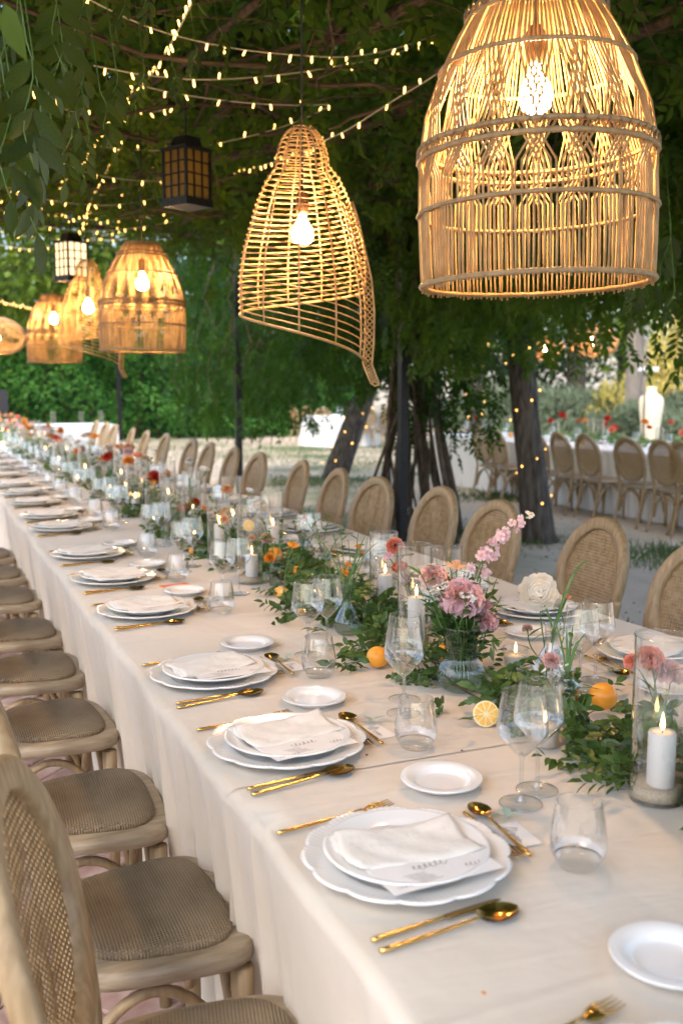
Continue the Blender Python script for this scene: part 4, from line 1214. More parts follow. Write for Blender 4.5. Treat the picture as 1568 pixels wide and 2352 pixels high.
def shrub(name, label, c, rad, n, ll, m, seed, cat='shrub', group=None, squash=1.0, upright=0.0, shell=False, w=.5):
    q = np.random.default_rng(seed); t = thing(name, label, cat, (c[0], c[1], gz(c[0], c[1])), group=group)
    P = unit(q.normal(size=(n, 3))) * (q.uniform(.25, 1, n) ** .4)[:, None]
    P[:, 2] = np.abs(P[:, 2]); P += .12 * np.sin(P[:, [1, 2, 0]] * 7 + seed)
    P = P * np.asarray(rad)
    D = unit(q.normal(size=(n, 3)) + [0, 0, upright]); N = unit(P * [1, 1, .6] + q.normal(size=(n, 3)) * .6)
    tag(put('foliage', leaves('foliage', P, D, N, q.uniform(.7, 1.3, n) * ll, q.uniform(.7, 1.3, n) * ll * w, m), t), kind='stuff')
    b = MB()
    for k in range(7):
        a = k * .9 + seed; b.tube([(0, 0, -.05), (rad[0] * .3 * math.cos(a), rad[1] * .3 * math.sin(a), rad[2] * .5), (rad[0] * .6 * math.cos(a), rad[1] * .6 * math.sin(a), rad[2] * .8)], [.03, .02, .008], 5)
    b.obj('stems', 'twig', t)
    return t
# hedge: box-shaped wall of leaves with a dark core
def hedge():
    t = thing('hedge', 'tall clipped green hedge closing the garden behind the long table', 'hedge', (0, 27, -.02))
    q = np.random.default_rng(40); n = 26000
    x = q.uniform(-14, 13, n); z = q.uniform(.0, 1, n) ** .85 * 3.1
    bulge = .35 * np.sin(x * 1.7 + z) + .25 * np.sin(x * 3.9 + z * 2.3) + .18 * np.sin(z * 4 + x * .7)
    y = .7 - bulge + q.exponential(.22, n) - .45 * (z / 3.1) * 0
    z = z + .25 * np.sin(x * 2.2) * (z / 3.1)
    P = np.stack([x, y, z], 1); D = unit(q.normal(size=(n, 3)) + [0, -.5, -.2]); N = unit(q.normal(size=(n, 3)) * .7 + [0, -1, .6])
    tag(put('foliage', leaves('foliage', P, D, N, q.uniform(.10, .20, n), q.uniform(.06, .11, n), 'hedge_leaf'), t), kind='stuff')
    b = MB()
    for k in range(46):
        X = -14 + 27 * k / 45; b.tube([(X, 1.3, 0), (X + .2 * math.sin(k), 1.4, 1.4), (X + .3 * math.sin(k * 2), 1.2, 2.8)], [.05, .04, .02], 5)
    b.obj('stems', 'twig', t)
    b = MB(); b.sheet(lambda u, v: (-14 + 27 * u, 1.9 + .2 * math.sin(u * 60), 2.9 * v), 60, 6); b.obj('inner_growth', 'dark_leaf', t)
hedge()
for i, (u, d, rad, mm, lab, up, n) in enumerate([
        (1270, 33, (3.0, 2, 1.5), 'grey_leaf', 'rounded grey-green bush behind the fairy-lit trunk', .6, 5000), (1370, 31, (2.6, 2, 1.35), 'grey_leaf', 'grey-green bush behind the middle of the second table', .8, 5000),
        (1430, 30, (1.2, 1.2, 1.6), 'sun_painted_leaf', 'tuft of grass painted golden as if sunlit, beside the grey trunk', 2.0, 900), (1545, 24, (2.4, 1.6, 1.2), 'grey_leaf', 'feathery grey-green bush at the right end of the second table', 1.2, 5000),
        (1560, 38, (2.2, 1.5, 4.2), 'sun_painted_leaf', 'tall shrub painted golden as if sunlit, near the cream urn', 1.0, 3800), (1160, 36, (3, 2, 1.6), 'grey_leaf', 'grey-green bush beyond the vine trunk', .6, 4000)]):
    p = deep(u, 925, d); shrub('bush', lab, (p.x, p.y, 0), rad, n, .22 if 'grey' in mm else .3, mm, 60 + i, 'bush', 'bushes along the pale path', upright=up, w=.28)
# cream urn, little sign post
p = deep(1494, 960, 22); z0 = gz(p.x, p.y)
ur = thing('garden_urn', 'tall cream plaster urn glowing behind the second table', 'urn', (p.x, p.y, z0))
MB().lathe([(0, 0), (.20, 0), (.22, .05), (.24, .5), (.30, 1.0), (.34, 1.3), (.30, 1.46), (.16, 1.55), (.12, 1.62), (.15, 1.68), (.12, 1.72), (0, 1.73)], 24).obj('body', 'cream_plaster', ur).scale = (.8, .8, .86)
p = deep(1478, 960, 19)
sp = thing('sign_post', 'thin post with a small white crossboard behind the second table', 'sign', (p.x, p.y, -.02))
MB().tube([(0, 0, 0), (0, 0, 2.9)], .025, 6).obj('post', 'pole_wood', sp); MB().box(-.20, .28, -.045, -.026, 1.78, 1.86).obj('board', 'sign_white', sp, smooth=False)

# grass blades in thin patches
n = 14000; q = np.random.default_rng(77)
cx_ = np.array([[9, 21], [6.5, 20], [12, 23], [5.6, 14.5], [7.5, 11.5], [5.3, 8.4], [6.2, 6.8], [5.2, 24], [3.4, 5.5], [8.5, 17]]); k = q.integers(0, len(cx_), n)
P = np.concatenate([cx_[k] + q.normal(size=(n, 2)) * np.array([[1.6, 1.4], [1.4, 1.2], [2, 1.4], [.5, .5], [.5, .4], [.3, .3], [.4, .3], [2, 1.2], [.3, .4], [1.2, .8]])[k], np.full((n, 1), -.022)], 1)
D = unit(q.normal(size=(n, 3)) * .5 + [0, 0, 1.0])
tag(put('grass', leaves('grass', P, D, q.normal(size=(n, 3)), q.uniform(.04, .11, n), q.uniform(.008, .014, n), 'grass_green')), 'short thin grass growing in patches on the sandy ground', 'grass', kind='stuff')

# fallen leaves and small stones on the sandy ground
n = 9000; q = np.random.default_rng(78)
P = np.stack([q.uniform(2.6, 16, n), q.uniform(1.5, 26, n), np.full(n, -.017)], 1)
D = q.normal(size=(n, 3)) * [1, 1, .12]; N = q.normal(size=(n, 3)) * .35 + [0, 0, 1]
tag(put('leaf_litter', leaves('leaf_litter', P, D, N, q.uniform(.012, .05, n), q.uniform(.008, .022, n), 'twig')), 'dry fallen leaves and crumbs scattered on the sandy ground', 'leaf litter', kind='stuff')

# ------------------------------------------------------------------ fairy lights on the trunks
b = MB(); b.lathe([(0, -.009), (.009, 0), (0, .009)], 5); dot_me = b.mesh('bulb', 'fairy_glow')
def wrap_lights(label, axis, rad, turns, n, s=1.0, z0=.1):
    P = catmull(axis, 10); t = thing('fairy_lights', label, 'fairy lights', P[0], group='fairy lights wound round trunks'); pts = []
    for i in range(120):
        u = i / 119; c = P[min(int(u * (len(P) - 1)), len(P) - 1)]; a = u * turns * 2 * PI
        pts.append(c - P[0] + Vector((math.cos(a), math.sin(a), 0)) * rad)
    b = MB(); b.tube(pts, .003, 4); b.obj('wire', 'cord_black', t)
    for i in range(n): put('bulb', dot_me, t, pts[int((i + .5) * 119 / n)], scale=s * random.uniform(.9, 1.2))
wrap_lights('warm fairy lights wound round the thick dark trunk', [(5.55, 8.05, .1), (5.45, 8.1, .8), (5.36, 8.15, 1.7), (5.40, 8.2, 2.3)], .150, 5, 30, 1.0)
wrap_lights('warm fairy lights wound round the leaning trunk', [(lb.x, lb.y, .2), tuple(Vector((lb.x, lb.y, 0)).lerp(lt, .5)), tuple(lt)], .21, 5, 18, 1.5)
wrap_lights('warm fairy lights on the distant trunk behind the vine trunk', [(ft.x, ft.y, .8), (ft.x, ft.y, 1.5), (ft.x + .1, ft.y, 2.9)], .19, 6, 26, 1.6)

# ================================================================== CENTREPIECES
def on_table(u, v): p = at(u, v, TZ); return (p.x, p.y, TZ)

# --- candles and glass
def make_pillar(h, r=.0245):
    t = thing('pillar_candle', 'x', 'candle')
    wx = MB().lathe([(0, 0), (r * .98, 0), (r, .004), (r, h - .004), (r * .94, h), (r * .6, h - .002), (0, h - .004)], 28).obj('wax', 'wax', t)
    MB().tube([(0, 0, h - .006), (.001, 0, h + .006)], .0009, 5).obj('wick', 'wick', wx)
    MB().lathe([(0, h + .002), (.0035, h + .007), (.0046, h + .012), (.0036, h + .020), (.0016, h + .029), (0, h + .036)], 7).obj('flame', 'flame', wx)
    return t
def make_cylinder(r, h):
    t = thing('cylinder_vase', 'x', 'glass vase')
    MB().lathe([(r, .004), (r, h * .5), (r, h)], 48).obj('wall', 'glass_cylinder', t)
    b = MB(); b.tube([(r * math.cos(a), r * math.sin(a), h) for a in np.linspace(0, 2 * PI, 48, endpoint=False)], .0015, 6, True); b.obj('rim', 'glass_rod', t)
    MB().lathe([(0, .001), (r, .001), (r + .0006, .004), (r * .97, .007), (0, .007)], 40).obj('base', 'glass_stem', t)
    return t
def make_votive():
    t = thing('votive_candle', 'x', 'candle')
    MB().lathe([(.026, .001), (.029, .02), (.0335, .062)], 32).obj('cup', 'glass', t)
    b = MB(); b.tube([(.0335 * math.cos(a), .0335 * math.sin(a), .062) for a in np.linspace(0, 2 * PI, 32, endpoint=False)], .0008, 5, True); b.obj('rim', 'glass_rod', t)
    wx = MB().lathe([(0, .002), (.0245, .002), (.028, .02), (.0302, .042), (.029, .0435), (0, .042)], 28).obj('wax', 'wax', t)
    MB().tube([(0, 0, .042), (.001, 0, .052)], .0009, 5).obj('wick', 'wick', wx)
    MB().lathe([(0, .048), (.0032, .052), (.0042, .057), (.0030, .065), (.0012, .073), (0, .078)], 7).obj('flame', 'flame', wx)
    return t
PIL = {h: Stamp(make_pillar(h)) for h in (.10, .145)}
CYL = {h: Stamp(make_cylinder(.048, h)) for h in (.30, .25, .20)}
VOT = Stamp(make_votive())
GC, GCA = 'clear cylinder vases along the table centre', 'lit candles along the table centre'
def cyl(lab, p, h=.30, candle=.10, clab=None, sand=False):
    c = CYL[h].at(lab, p, 0, GC)
    if sand:
        s = MB().lathe([(0, .008), (.0465, .008), (.0465, .030), (.03, .026), (.015, .031), (0, .029)], 32).obj('sand', 'sand_fill', c)
    if candle: PIL[candle].at(clab, (p[0] + .004, p[1] - .004, TZ + (.026 if sand else .0075)), 0, GCA)
cyl('tall clear cylinder vase with sand, nearest the camera at the right edge', (1.195, 1.352, TZ), .30, .10, 'white pillar candle in the sand-filled cylinder nearest the camera', True)
cyl('clear cylinder vase with coral flowers behind it, beside the bouquet vase', (1.262, 2.43, TZ), .30, .145, 'white pillar candle in the cylinder beside the bouquet vase')
cyl('clear cylinder vase behind the pear-shaped bud vase, on the sandy side', (1.43, 2.98, TZ), .25, .10, 'white pillar candle in the cylinder behind the pear-shaped vase')
cyl('clear cylinder vase with an orange slice, third along the paved side of the greenery', (1.136, 3.523, TZ), .30, .10, 'white pillar candle in the cylinder with the orange slice')
cyl('clear cylinder vase just beyond the one with the orange slice', (1.173, 4.072, TZ), .25, .145, 'white pillar candle just beyond the orange slice cylinder')
cyl('clear cylinder vase close to the second cloth seam', (1.40, 4.62, TZ), .30, .10, 'white pillar candle close to the second cloth seam')
PIL[.10].at('white pillar candle standing bare on the cloth past the second seam', (1.14, 5.645, TZ), 0, GCA)
for x, y, h, c, w in [(1.47, 2.62, .25, .10, 'past the cream rose, sandy side'), (1.10, 4.55, .25, 0, 'before the second seam on the paved side'), (1.36, 3.92, .30, .145, 'behind the big cream rose'), (1.30, 5.0, .30, .10, 'just past the second seam, amid flowers')]:
    cyl('clear cylinder vase ' + w, (x, y, TZ), h, c, 'white pillar candle in the cylinder ' + w)
r_ = random.Random(5); k = 0
for y in np.arange(5.1, 16.6, .62):
    for sx in (-1, 1):
        x = 1.27 + sx * r_.uniform(.06, .16); yy = y + r_.uniform(-.2, .2); n_ = ORD[min(k, 27)]
        cyl(f'clear cylinder vase far along the table, {n_} beyond the second seam' + (' on the sandy side' if sx > 0 else ' on the paved side'), (x, yy, TZ), r_.choice((.30, .25, .20)), .10 if r_.random() < .4 else 0,
            f'white pillar candle far along the table, {n_} beyond the second seam' + (' on the sandy side' if sx > 0 else ' on the paved side'))
    k += 1
vots = [((1.407, 2.138), 'beside the bouquet vase on the sandy side'), ((1.165, 1.655), 'behind wine glasses near the halved orange'), ((1.168, 4.454), 'at the second cloth seam'), ((1.29, 3.27), 'among the oranges beyond the pear-shaped vase'),
        ((1.18, 2.98), 'beside the lemon slices'), ((1.45, 1.50), 'behind the near cylinder'), ((1.10, 5.0), 'just past the second seam'), ((1.38, 5.4), 'past the second seam on the sandy side')]
for (x, y), w in vots: VOT.at('small white candle in a glass cup ' + w, (x, y, TZ), 0, 'small votive candles')
k = 0
for y in np.arange(6.0, 15, .8):
    VOT.at(f'tiny votive candle far along the table, {ORD[k]} beyond the middle', (1.27 + r_.uniform(-.2, .2), y, TZ), 0, 'small votive candles'); k += 1

# --- vases
def make_vase(name, prof, m='glass', n=40, water=None, ribs=0):
    t = thing(name, 'x', 'vase')
    mod = (lambda k_, a: (1 + .018 * math.cos(a * ribs), 0)) if ribs else None
    MB().lathe(prof, n if not ribs else ribs * 6, mod=mod).obj('body', m, t)
    rt_, zt_ = prof[-1]
    b = MB(); b.tube([(rt_ * math.cos(a), rt_ * math.sin(a), zt_) for a in np.linspace(0, 2 * PI, 40, endpoint=False)], .0011, 5, True); b.obj('rim', 'glass_rod', t)
    r0 = prof[0][0]
    MB().lathe([(0, .0008), (r0, .0008), (r0 * 1.01, .004), (r0 * .8, .006), (0, .006)], 32).obj('base', 'glass_stem', t)
    if water: MB().lathe([(0, water), (interp(water, [p[1] for p in prof], [p[0] for p in prof]) - .001, water)], 28).obj('water', 'water', t)
    return t
RIB = Stamp(make_vase('ribbed_vase', [(.036, .002), (.048, .012), (.0575, .032), (.058, .045), (.050, .066), (.040, .078), (.0385, .086), (.0400, .12), (.0425, .158)], 'green_glass', ribs=36, water=.06))
BOT = Stamp(make_vase('bottle_vase', [(.0265, .002), (.0275, .006), (.0275, .068), (.0255, .076), (.016, .084), (.0145, .090), (.0145, .098), (.0175, .102), (.0175, .108)], 'green_glass', water=.055))
PEAR = Stamp(make_vase('pear_vase', [(.026, .002), (.036, .012), (.0415, .030), (.039, .048), (.026, .070), (.0155, .090), (.013, .115), (.0145, .140), (.018, .155)], 'green_glass', water=.05))
FLASK = Stamp(make_vase('flask_vase', [(.040, .002), (.052, .010), (.057, .026), (.050, .046), (.032, .068), (.020, .090), (.0165, .115), (.0175, .135), (.021, .150)], 'glass', water=.05))

# --- flower heads (shared meshes)
def petal_grid(b, base, d, n, L, W, ruffle, cup, seed, K=5, J=4):
    d = Vector(d).normalized(); n = Vector(n); n = (n - d * n.dot(d)).normalized(); s = d.cross(n); r2 = random.Random(seed)
    ph = r2.uniform(0, 6); V = []
    for j in range(J):
        v = j / (J - 1)
        for i in range(K):
            u = i / (K - 1) * 2 - 1
            w = W * (.22 + .78 * v ** .7) * u / 2
            z = cup * v * v * L + ruffle * L * v * v * math.sin(u * 6 + ph) * .5 + ruffle * L * v ** 3 * (.5 if i % 2 else -.5) * .5 + abs(u) ** 2 * cup * .35 * W
            ext = L * v * (1 - .14 * u * u) + (ruffle * L * .25 * (i % 2) if j == J - 1 else 0)
            V.append(Vector(base) + d * ext + s * w + n * z)
    b.add(V, [(j * K + i, j * K + i + 1, (j + 1) * K + i + 1, (j + 1) * K + i) for j in range(J - 1) for i in range(K - 1)])
HEADS = {}
def head(kind, m):
    if (kind, m) in HEADS: return HEADS[(kind, m)]
    b = MB(); q = random.Random(hash(kind) % 97 if False else len(kind) * 7)
    if kind == 'carnation':     # unit radius 1
        for l, (el, cnt, L) in enumerate([(-8, 11, 1.0), (12, 11, .98), (32, 10, .92), (52, 9, .86), (70, 7, .80), (85, 5, .74)]):
            for i in range(cnt):
                a = 2 * PI * i / cnt + l * .7 + q.uniform(-.15, .15); e = R(el + q.uniform(-9, 9))
                d = (math.cos(a) * math.cos(e), math.sin(a) * math.cos(e), math.sin(e)); nn = (-math.cos(a) * math.sin(e) * 1, -math.sin(a) * math.sin(e), math.cos(e))
                petal_grid(b, (0, 0, -.35), d, nn, L * 1.05, .74, .34, -.10, q.random() * 100, 7, 4)
    elif kind == 'rose':
        for l, (rho, beta, cnt, dl, up_) in enumerate([(.20, 150, 3, 2.2, .42), (.34, 135, 4, 1.8, .34), (.48, 122, 5, 1.55, .24), (.63, 110, 5, 1.5, .12), (.78, 98, 6, 1.35, .0), (.92, 84, 7, 1.2, -.12), (1.0, 70, 8, 1.05, -.22)]):
            for i in range(cnt):
                a0 = 2 * PI * i / cnt + l * 1.1 + q.uniform(-.25, .25); ph = q.uniform(0, 6); V = []; be = R(beta + q.uniform(-8, 8)); K, J = 7, 6
                for j in range(J):
                    v = j / (J - 1)
                    for k in range(K):
                        u = k / (K - 1) * 2 - 1; vv = v * (1 - .16 * u * u); w = dl / 2 * (.35 + .65 * v) * u
                        rr = rho * math.sin(min(vv * be, PI * .93)) * (1 + .06 * v * v * math.sin(u * 5 + ph)) + .03 * abs(u) * v + .02
                        z = up_ + rho * (1 - math.cos(vv * be)) * .62 - .35 + .05 * v * v * math.sin(u * 7 + ph)
                        V.append((rr * math.cos(a0 + w), rr * math.sin(a0 + w), z))
                b.add(V, [(j * K + k, j * K + k + 1, (j + 1) * K + k + 1, (j + 1) * K + k) for j in range(J - 1) for k in range(K - 1)])
    elif kind == 'blossom':
        for i in range(5):
            a = 2 * PI * i / 5; petal_grid(b, (0, 0, 0), (math.cos(a), math.sin(a), .45), (-math.cos(a) * .4, -math.sin(a) * .4, 1), 1.0, .85, .2, -.1, i, 5, 3)
        for i in range(4):
            a = 2 * PI * i / 4 + .4; petal_grid(b, (0, 0, .05), (math.cos(a) * .5, math.sin(a) * .5, 1), (-math.cos(a), -math.sin(a), .5), .7, .5, .2, .1, i + 9, 4, 3)
    elif kind == 'statice':
        for k_ in range(26):
            a, rr = q.uniform(0, 2 * PI), q.uniform(0, 1) ** .5; c = (rr * math.cos(a), rr * math.sin(a), .45 * (1 - rr * rr) + q.uniform(-.1, .1))
            for i in range(5):
                t_ = 2 * PI * i / 5 + k_; petal_grid(b, c, (math.cos(t_), math.sin(t_), .8), (-math.cos(t_), -math.sin(t_), .8), .24, .2, .2, -.2, i, 3, 2)
    HEADS[(kind, m)] = b.mesh('blossom', m)
    return HEADS[(kind, m)]
thin_leaf = leaf_proto('leaf', 'stem_green', .13, .25)
oval_leaf = leaf_proto('leaf', 'garland_leaf', .46, .14)
FL = [0]
def flower(name, label, kind, m, base, tip, r, face=None, leaves_=3, group='cut flowers along the table centre', bend=.02, stem_r=.0017):
    base, tip = Vector(base), Vector(tip); FL[0] += 1; q = random.Random(FL[0] * 13)
    t = thing(name, label, 'flower', base, group=group)
    mid = base.lerp(tip, .55) + Vector((q.uniform(-bend, bend), q.uniform(-bend, bend), 0)); P = catmull([base - base, mid - base, tip - base], 6)
    MB().tube(P, stem_r, 5).obj('stem', 'stem_green', t)
    d = Vector(face) if face is not None else ((tip - mid).normalized() + Vector((0, 0, .2)) - FW * .7 * (1 if q.random() < .8 else 0)).normalized()
    put('blossom', head(kind, m), t, tip - base, quat=Vector((0, 0, 1)).rotation_difference(d) @ Quaternion((0, 0, 1), q.uniform(0, 6)), scale=r)
    for i in range(leaves_):
        p = P[int((.45 + .5 * i / max(1, leaves_)) * (len(P) - 1))]; a = q.uniform(0, 6)
        put('leaf', thin_leaf, t, p, quat=leaf_quat((math.cos(a), math.sin(a), q.uniform(.4, 1.2)), (0, 0, 1)), scale=q.uniform(.04, .075))
    return t
def sprig(name, label, base, tip, n, ll, mesh, group='greenery sprigs in the vases', droop=0.0):
    base, tip = Vector(base), Vector(tip); FL[0] += 1; q = random.Random(FL[0] * 17); t = thing(name, label, 'greenery', base, group=group)
    P = catmull([Vector((0, 0, 0)), (tip - base) * .5 + Vector((q.uniform(-.01, .01), q.uniform(-.01, .01), .008)), tip - base], 6)
    MB().tube(P, .0014, 5).obj('stem', 'stem_green', t)
    for i in range(n):
        p = P[int((.35 + .65 * i / n) * (len(P) - 1))]; a = i * 2.4 + q.uniform(-.4, .4)
        put('leaf', mesh, t, p, quat=leaf_quat((math.cos(a), math.sin(a), q.uniform(.1, .9)), (q.uniform(-.3, .3), q.uniform(-.3, .3), 1)), scale=ll * q.uniform(.75, 1.2))
    return t
def blade(label, base, tip, w=.007, bend=.06):
    """One long grass blade, arching."""
    base, tip = Vector(base), Vector(tip); d = tip - base; s = d.cross(FW).normalized(); b = MB(); V = []
    for i in range(9):
        u = i / 8; c = d * u + Vector((0, 0, 1)) * bend * math.sin(u * PI) ; ww = w * (1 - u) ** .6 * .5 + .0004
        V += [c - s * ww, c + s * ww]
    b.add(V, [(2 * i, 2 * i + 1, 2 * i + 3, 2 * i + 2) for i in range(8)])
    return tag(b.obj('grass_blade', 'stem_green', None, base), label, 'grass blade', 'long grass blades in the vases')

pal0 = ['petal_peach', 'petal_coral', 'petal_red', 'petal_cream', 'petal_pink', 'petal_orange', 'petal_blush', 'petal_white', 'petal_mauve']
cn0 = ['peach', 'coral', 'red', 'cream', 'pink', 'orange', 'blush', 'white', 'mauve']
# bouquet in the ribbed vase
vb = Vector((1.194, 2.05, TZ)); RIB.at('ribbed green glass vase with a bulbous foot holding the main bouquet', vb, 0, 'vases along the table centre')
dv = (vb - CAM).dot(FW); mouth = vb + Vector((0, 0, .10))
def mo(): return mouth + Vector((random.uniform(-.02, .02), random.uniform(-.02, .02), -.05))
bq = [('carnation', 'petal_stripe', 1062, 1372, -.03, .042, 'large pink and purple striped carnation at the front of the bouquet'), ('carnation', 'petal_pink', 991, 1326, .0, .027, 'dusty pink carnation at the upper left of the bouquet'),
      ('blossom', 'petal_peach', 1048, 1316, .03, .022, 'orange-pink lily blossom at the top of the bouquet'), ('carnation', 'petal_mauve', 1113, 1428, -.01, .028, 'mauve carnation hanging low on the bouquet'),
      ('carnation', 'petal_mauve', 1105, 1396, .02, .022, 'small mauve carnation tucked into the side of the bouquet'), ('statice', 'petal_white', 1010, 1368, -.035, .026, 'white statice cluster on the paved side of the bouquet'),
      ('statice', 'petal_white', 1072, 1385, -.055, .020, 'white statice cluster in front of the striped carnation'), ('blossom', 'petal_orange', 1015, 1350, .02, .018, 'small orange blossom behind the white statice'),
      ('blossom', 'petal_blush', 1105, 1330, .04, .022, 'blush blossom at the back of the bouquet'), ('statice', 'petal_white', 985, 1390, .0, .018, 'small white statice sprig at the edge of the bouquet')]
for kd, mm, u, v, dd, r, lab in bq:
    flower('bouquet_flower', lab, kd, mm, mo(), deep(u, v - 12, dv + dd), r * 1.22, leaves_=2)
gs = [(960, 1305), (1000, 1285), (1030, 1280), (1085, 1275), (1110, 1290), (1140, 1330), (1150, 1370), (1135, 1390), (1010, 1400), (960, 1350), (1080, 1300), (1120, 1350)]
for i, (u, v) in enumerate(gs): sprig('foliage_sprig', f'green leafy sprig in the main bouquet, {ORD[i]} counting round from the paved side', mo(), deep(u, v, dv + random.uniform(-.05, .06)), 10, .038, oval_leaf)
for i in range(16): sprig('foliage_sprig', f'dark leafy stem at the throat of the ribbed vase, {ORD[i]} of the bunch', mo() - Vector((0, 0, .04)), vb + Vector((random.uniform(-.06, .06), random.uniform(-.06, .06), random.uniform(.16, .25))), 10, .048, oval_leaf)
# delphinium spray
pts = [vb + Vector((0, 0, .14)), deep(1095, 1312, dv), deep(1128, 1265, dv), deep(1165, 1222, dv), deep(1200, 1192, dv), deep(1222, 1180, dv)]
dl = thing('delphinium_spray', 'tall leaning spray of pale pink blossoms rising from the main bouquet', 'flower', pts[0], group='cut flowers along the table centre')
PP = catmull([p - pts[0] for p in pts], 6); MB().tube(PP, np.linspace(.0022, .0010, len(PP)), 5).obj('stem', 'stem_green', dl)
q = random.Random(3)
for i, p in enumerate(PP[7:]):
    for k in range(2 if i < 14 else i % 2):
        u = i / (len(PP) - 8); o = Vector((q.uniform(-1, 1), q.uniform(-1, 1), q.uniform(-.8, 1))).normalized() * q.uniform(.006, .024) * (1.1 - .6 * u)
        put('blossom', head('blossom', 'petal_blush' if u < .82 else 'petal_cream'), dl, p + o, quat=Vector((0, 0, 1)).rotation_difference((o.normalized() - FW * .6).normalized()), scale=.0135 * (1.15 - .5 * u))

# flask with the garden rose
fb = Vector((1.435, 2.02, TZ)); FLASK.at('clear flask vase holding the large cream rose', fb, 0, 'vases along the table centre'); df = (fb - CAM).dot(FW)
ft_ = lambda: fb + Vector((random.uniform(-.008, .008), random.uniform(-.008, .008), .03))
flower('garden_rose', 'large cream garden rose leaning from the clear flask vase', 'rose', 'petal_cream', ft_(), deep(1236, 1358, df - .02), .050, face=(-.55, -.75, .45))
flower('garden_rose', 'smaller cream rose behind the large cream rose', 'rose', 'petal_cream', ft_(), deep(1275, 1372, df + .03), .030, face=(.4, -.6, .6))
flower('rose_bud', 'small coral bud beside the cream rose', 'blossom', 'petal_coral', ft_(), deep(1302, 1372, df + .02), .011)
flower('carnation', 'small pink carnation low beside the flask vase', 'carnation', 'petal_pink', ft_(), deep(1210, 1440, df + .05), .013)
blade('long green grass blade slanting up beyond the cream rose', fb + Vector((0, 0, .12)), deep(1362, 1288, df + .04)); blade('shorter green grass blade beside the cream rose', fb + Vector((0, 0, .10)), deep(1322, 1372, df)); blade('green blade crossing below the cream rose', fb + Vector((0, 0, .14)), deep(1205, 1410, df))
# bottle with statice and a small carnation
bb_ = Vector((1.315, 1.79, TZ)); BOT.at('small green glass bottle with white statice, in front of the flask vase', bb_, 0, 'vases along the table centre'); db = (bb_ - CAM).dot(FW)
bt = lambda: bb_ + Vector((random.uniform(-.006, .006), random.uniform(-.006, .006), .03))
for u, v, r, kd, mm, lab in [(1268, 1512, .020, 'carnation', 'petal_pink', 'dusty pink carnation in the small green bottle'), (1290, 1530, .020, 'statice', 'petal_white', 'white statice at the front of the small green bottle'), (1282, 1545, .016, 'statice', 'petal_white', 'lower white statice in the small green bottle'), (1308, 1540, .013, 'statice', 'petal_white', 'tiny white statice on the small green bottle')]:
    flower('bottle_flower', lab, kd, mm, bt(), deep(u, v, db), r, leaves_=2)
for i, (u, v) in enumerate([(1270, 1420), (1300, 1440), (1330, 1470), (1345, 1455), (1310, 1465)]): blade(f'thin green stem rising from the small green bottle, {ORD[i]} from the paved side', bb_ + Vector((0, 0, .09)), deep(u, v, db), .005, .02)
sprig('foliage_sprig', 'leafy sprig rising from the small green bottle', bb_ + Vector((0, 0, .09)), deep(1315, 1435, db), 6, .022, oval_leaf)
# near bottle behind the first cylinder
nb = Vector((1.40, 1.585, TZ)); BOT.at('small glass bottle with pink and coral carnations behind the near cylinder', nb, 0, 'vases along the table centre'); dn = (nb - CAM).dot(FW)
for u, v, r, mm, lab in [(1492, 1502, .030, 'petal_coral', 'coral carnation behind the near cylinder'), (1540, 1535, .032, 'petal_pink', 'pink carnation at the right edge behind the near cylinder'), (1515, 1525, .022, 'petal_mauve', 'mauve carnation between the coral and pink ones'), (1450, 1515, .018, 'petal_coral', 'small coral carnation just outside the near cylinder')]:
    flower('carnation', lab, 'carnation', mm, nb + Vector((0, 0, .04)), deep(u, v, dn + .02), r, leaves_=2)
# pear vase
pb = Vector((1.157, 2.66, TZ)); PEAR.at('pear-shaped glass bud vase with tall grassy stems', pb, 0, 'vases along the table centre'); dp = (pb - CAM).dot(FW)
pt_ = lambda: pb + Vector((random.uniform(-.006, .006), random.uniform(-.006, .006), .05))
for i, (u, v) in enumerate([(765, 1225), (782, 1210), (800, 1240), (822, 1225), (745, 1275), (835, 1280)]): sprig('foliage_sprig', f'feathery green stem in the pear-shaped vase, {ORD[i]} of six', pt_(), deep(u, v, dp), 10, .026, oval_leaf if i % 2 else thin_leaf)
for i, (u, v) in enumerate([(822, 1258), (800, 1298), (830, 1272)]): flower('yellow_flower', f'small yellow-orange flower on the pear-shaped vase, {ORD[i]} of three', 'blossom', 'petal_orange', pt_(), deep(u, v, dp), .012)
for i, (u, v) in enumerate([(720, 1230), (850, 1215), (870, 1245)]): blade(f'thin grass blade arching from the pear-shaped vase, {ORD[i]} of three', pb + Vector((0, 0, .13)), deep(u, v, dp), .004, .03)
# coral stems in the bottle by the tall cylinder
cb = Vector((1.335, 2.56, TZ)); BOT.at('small bottle with coral and pink flowers behind the tall cylinder', cb, 0, 'vases along the table centre'); dc = (cb - CAM).dot(FW)
for u, v, r, kd, mm, lab in [(905, 1248, .026, 'carnation', 'petal_coral', 'coral carnation seen through the tall cylinder rim'), (893, 1280, .018, 'blossom', 'petal_mauve', 'lilac blossom inside the view of the tall cylinder'), (917, 1300, .026, 'rose', 'petal_coral', 'salmon gladiolus bloom seen through the tall cylinder'), (925, 1330, .020, 'rose', 'petal_blush', 'lower salmon bloom seen through the tall cylinder')]:
    flower('stem_flower', lab, kd, mm, cb + Vector((0, 0, .04)), deep(u, v, dc), r)
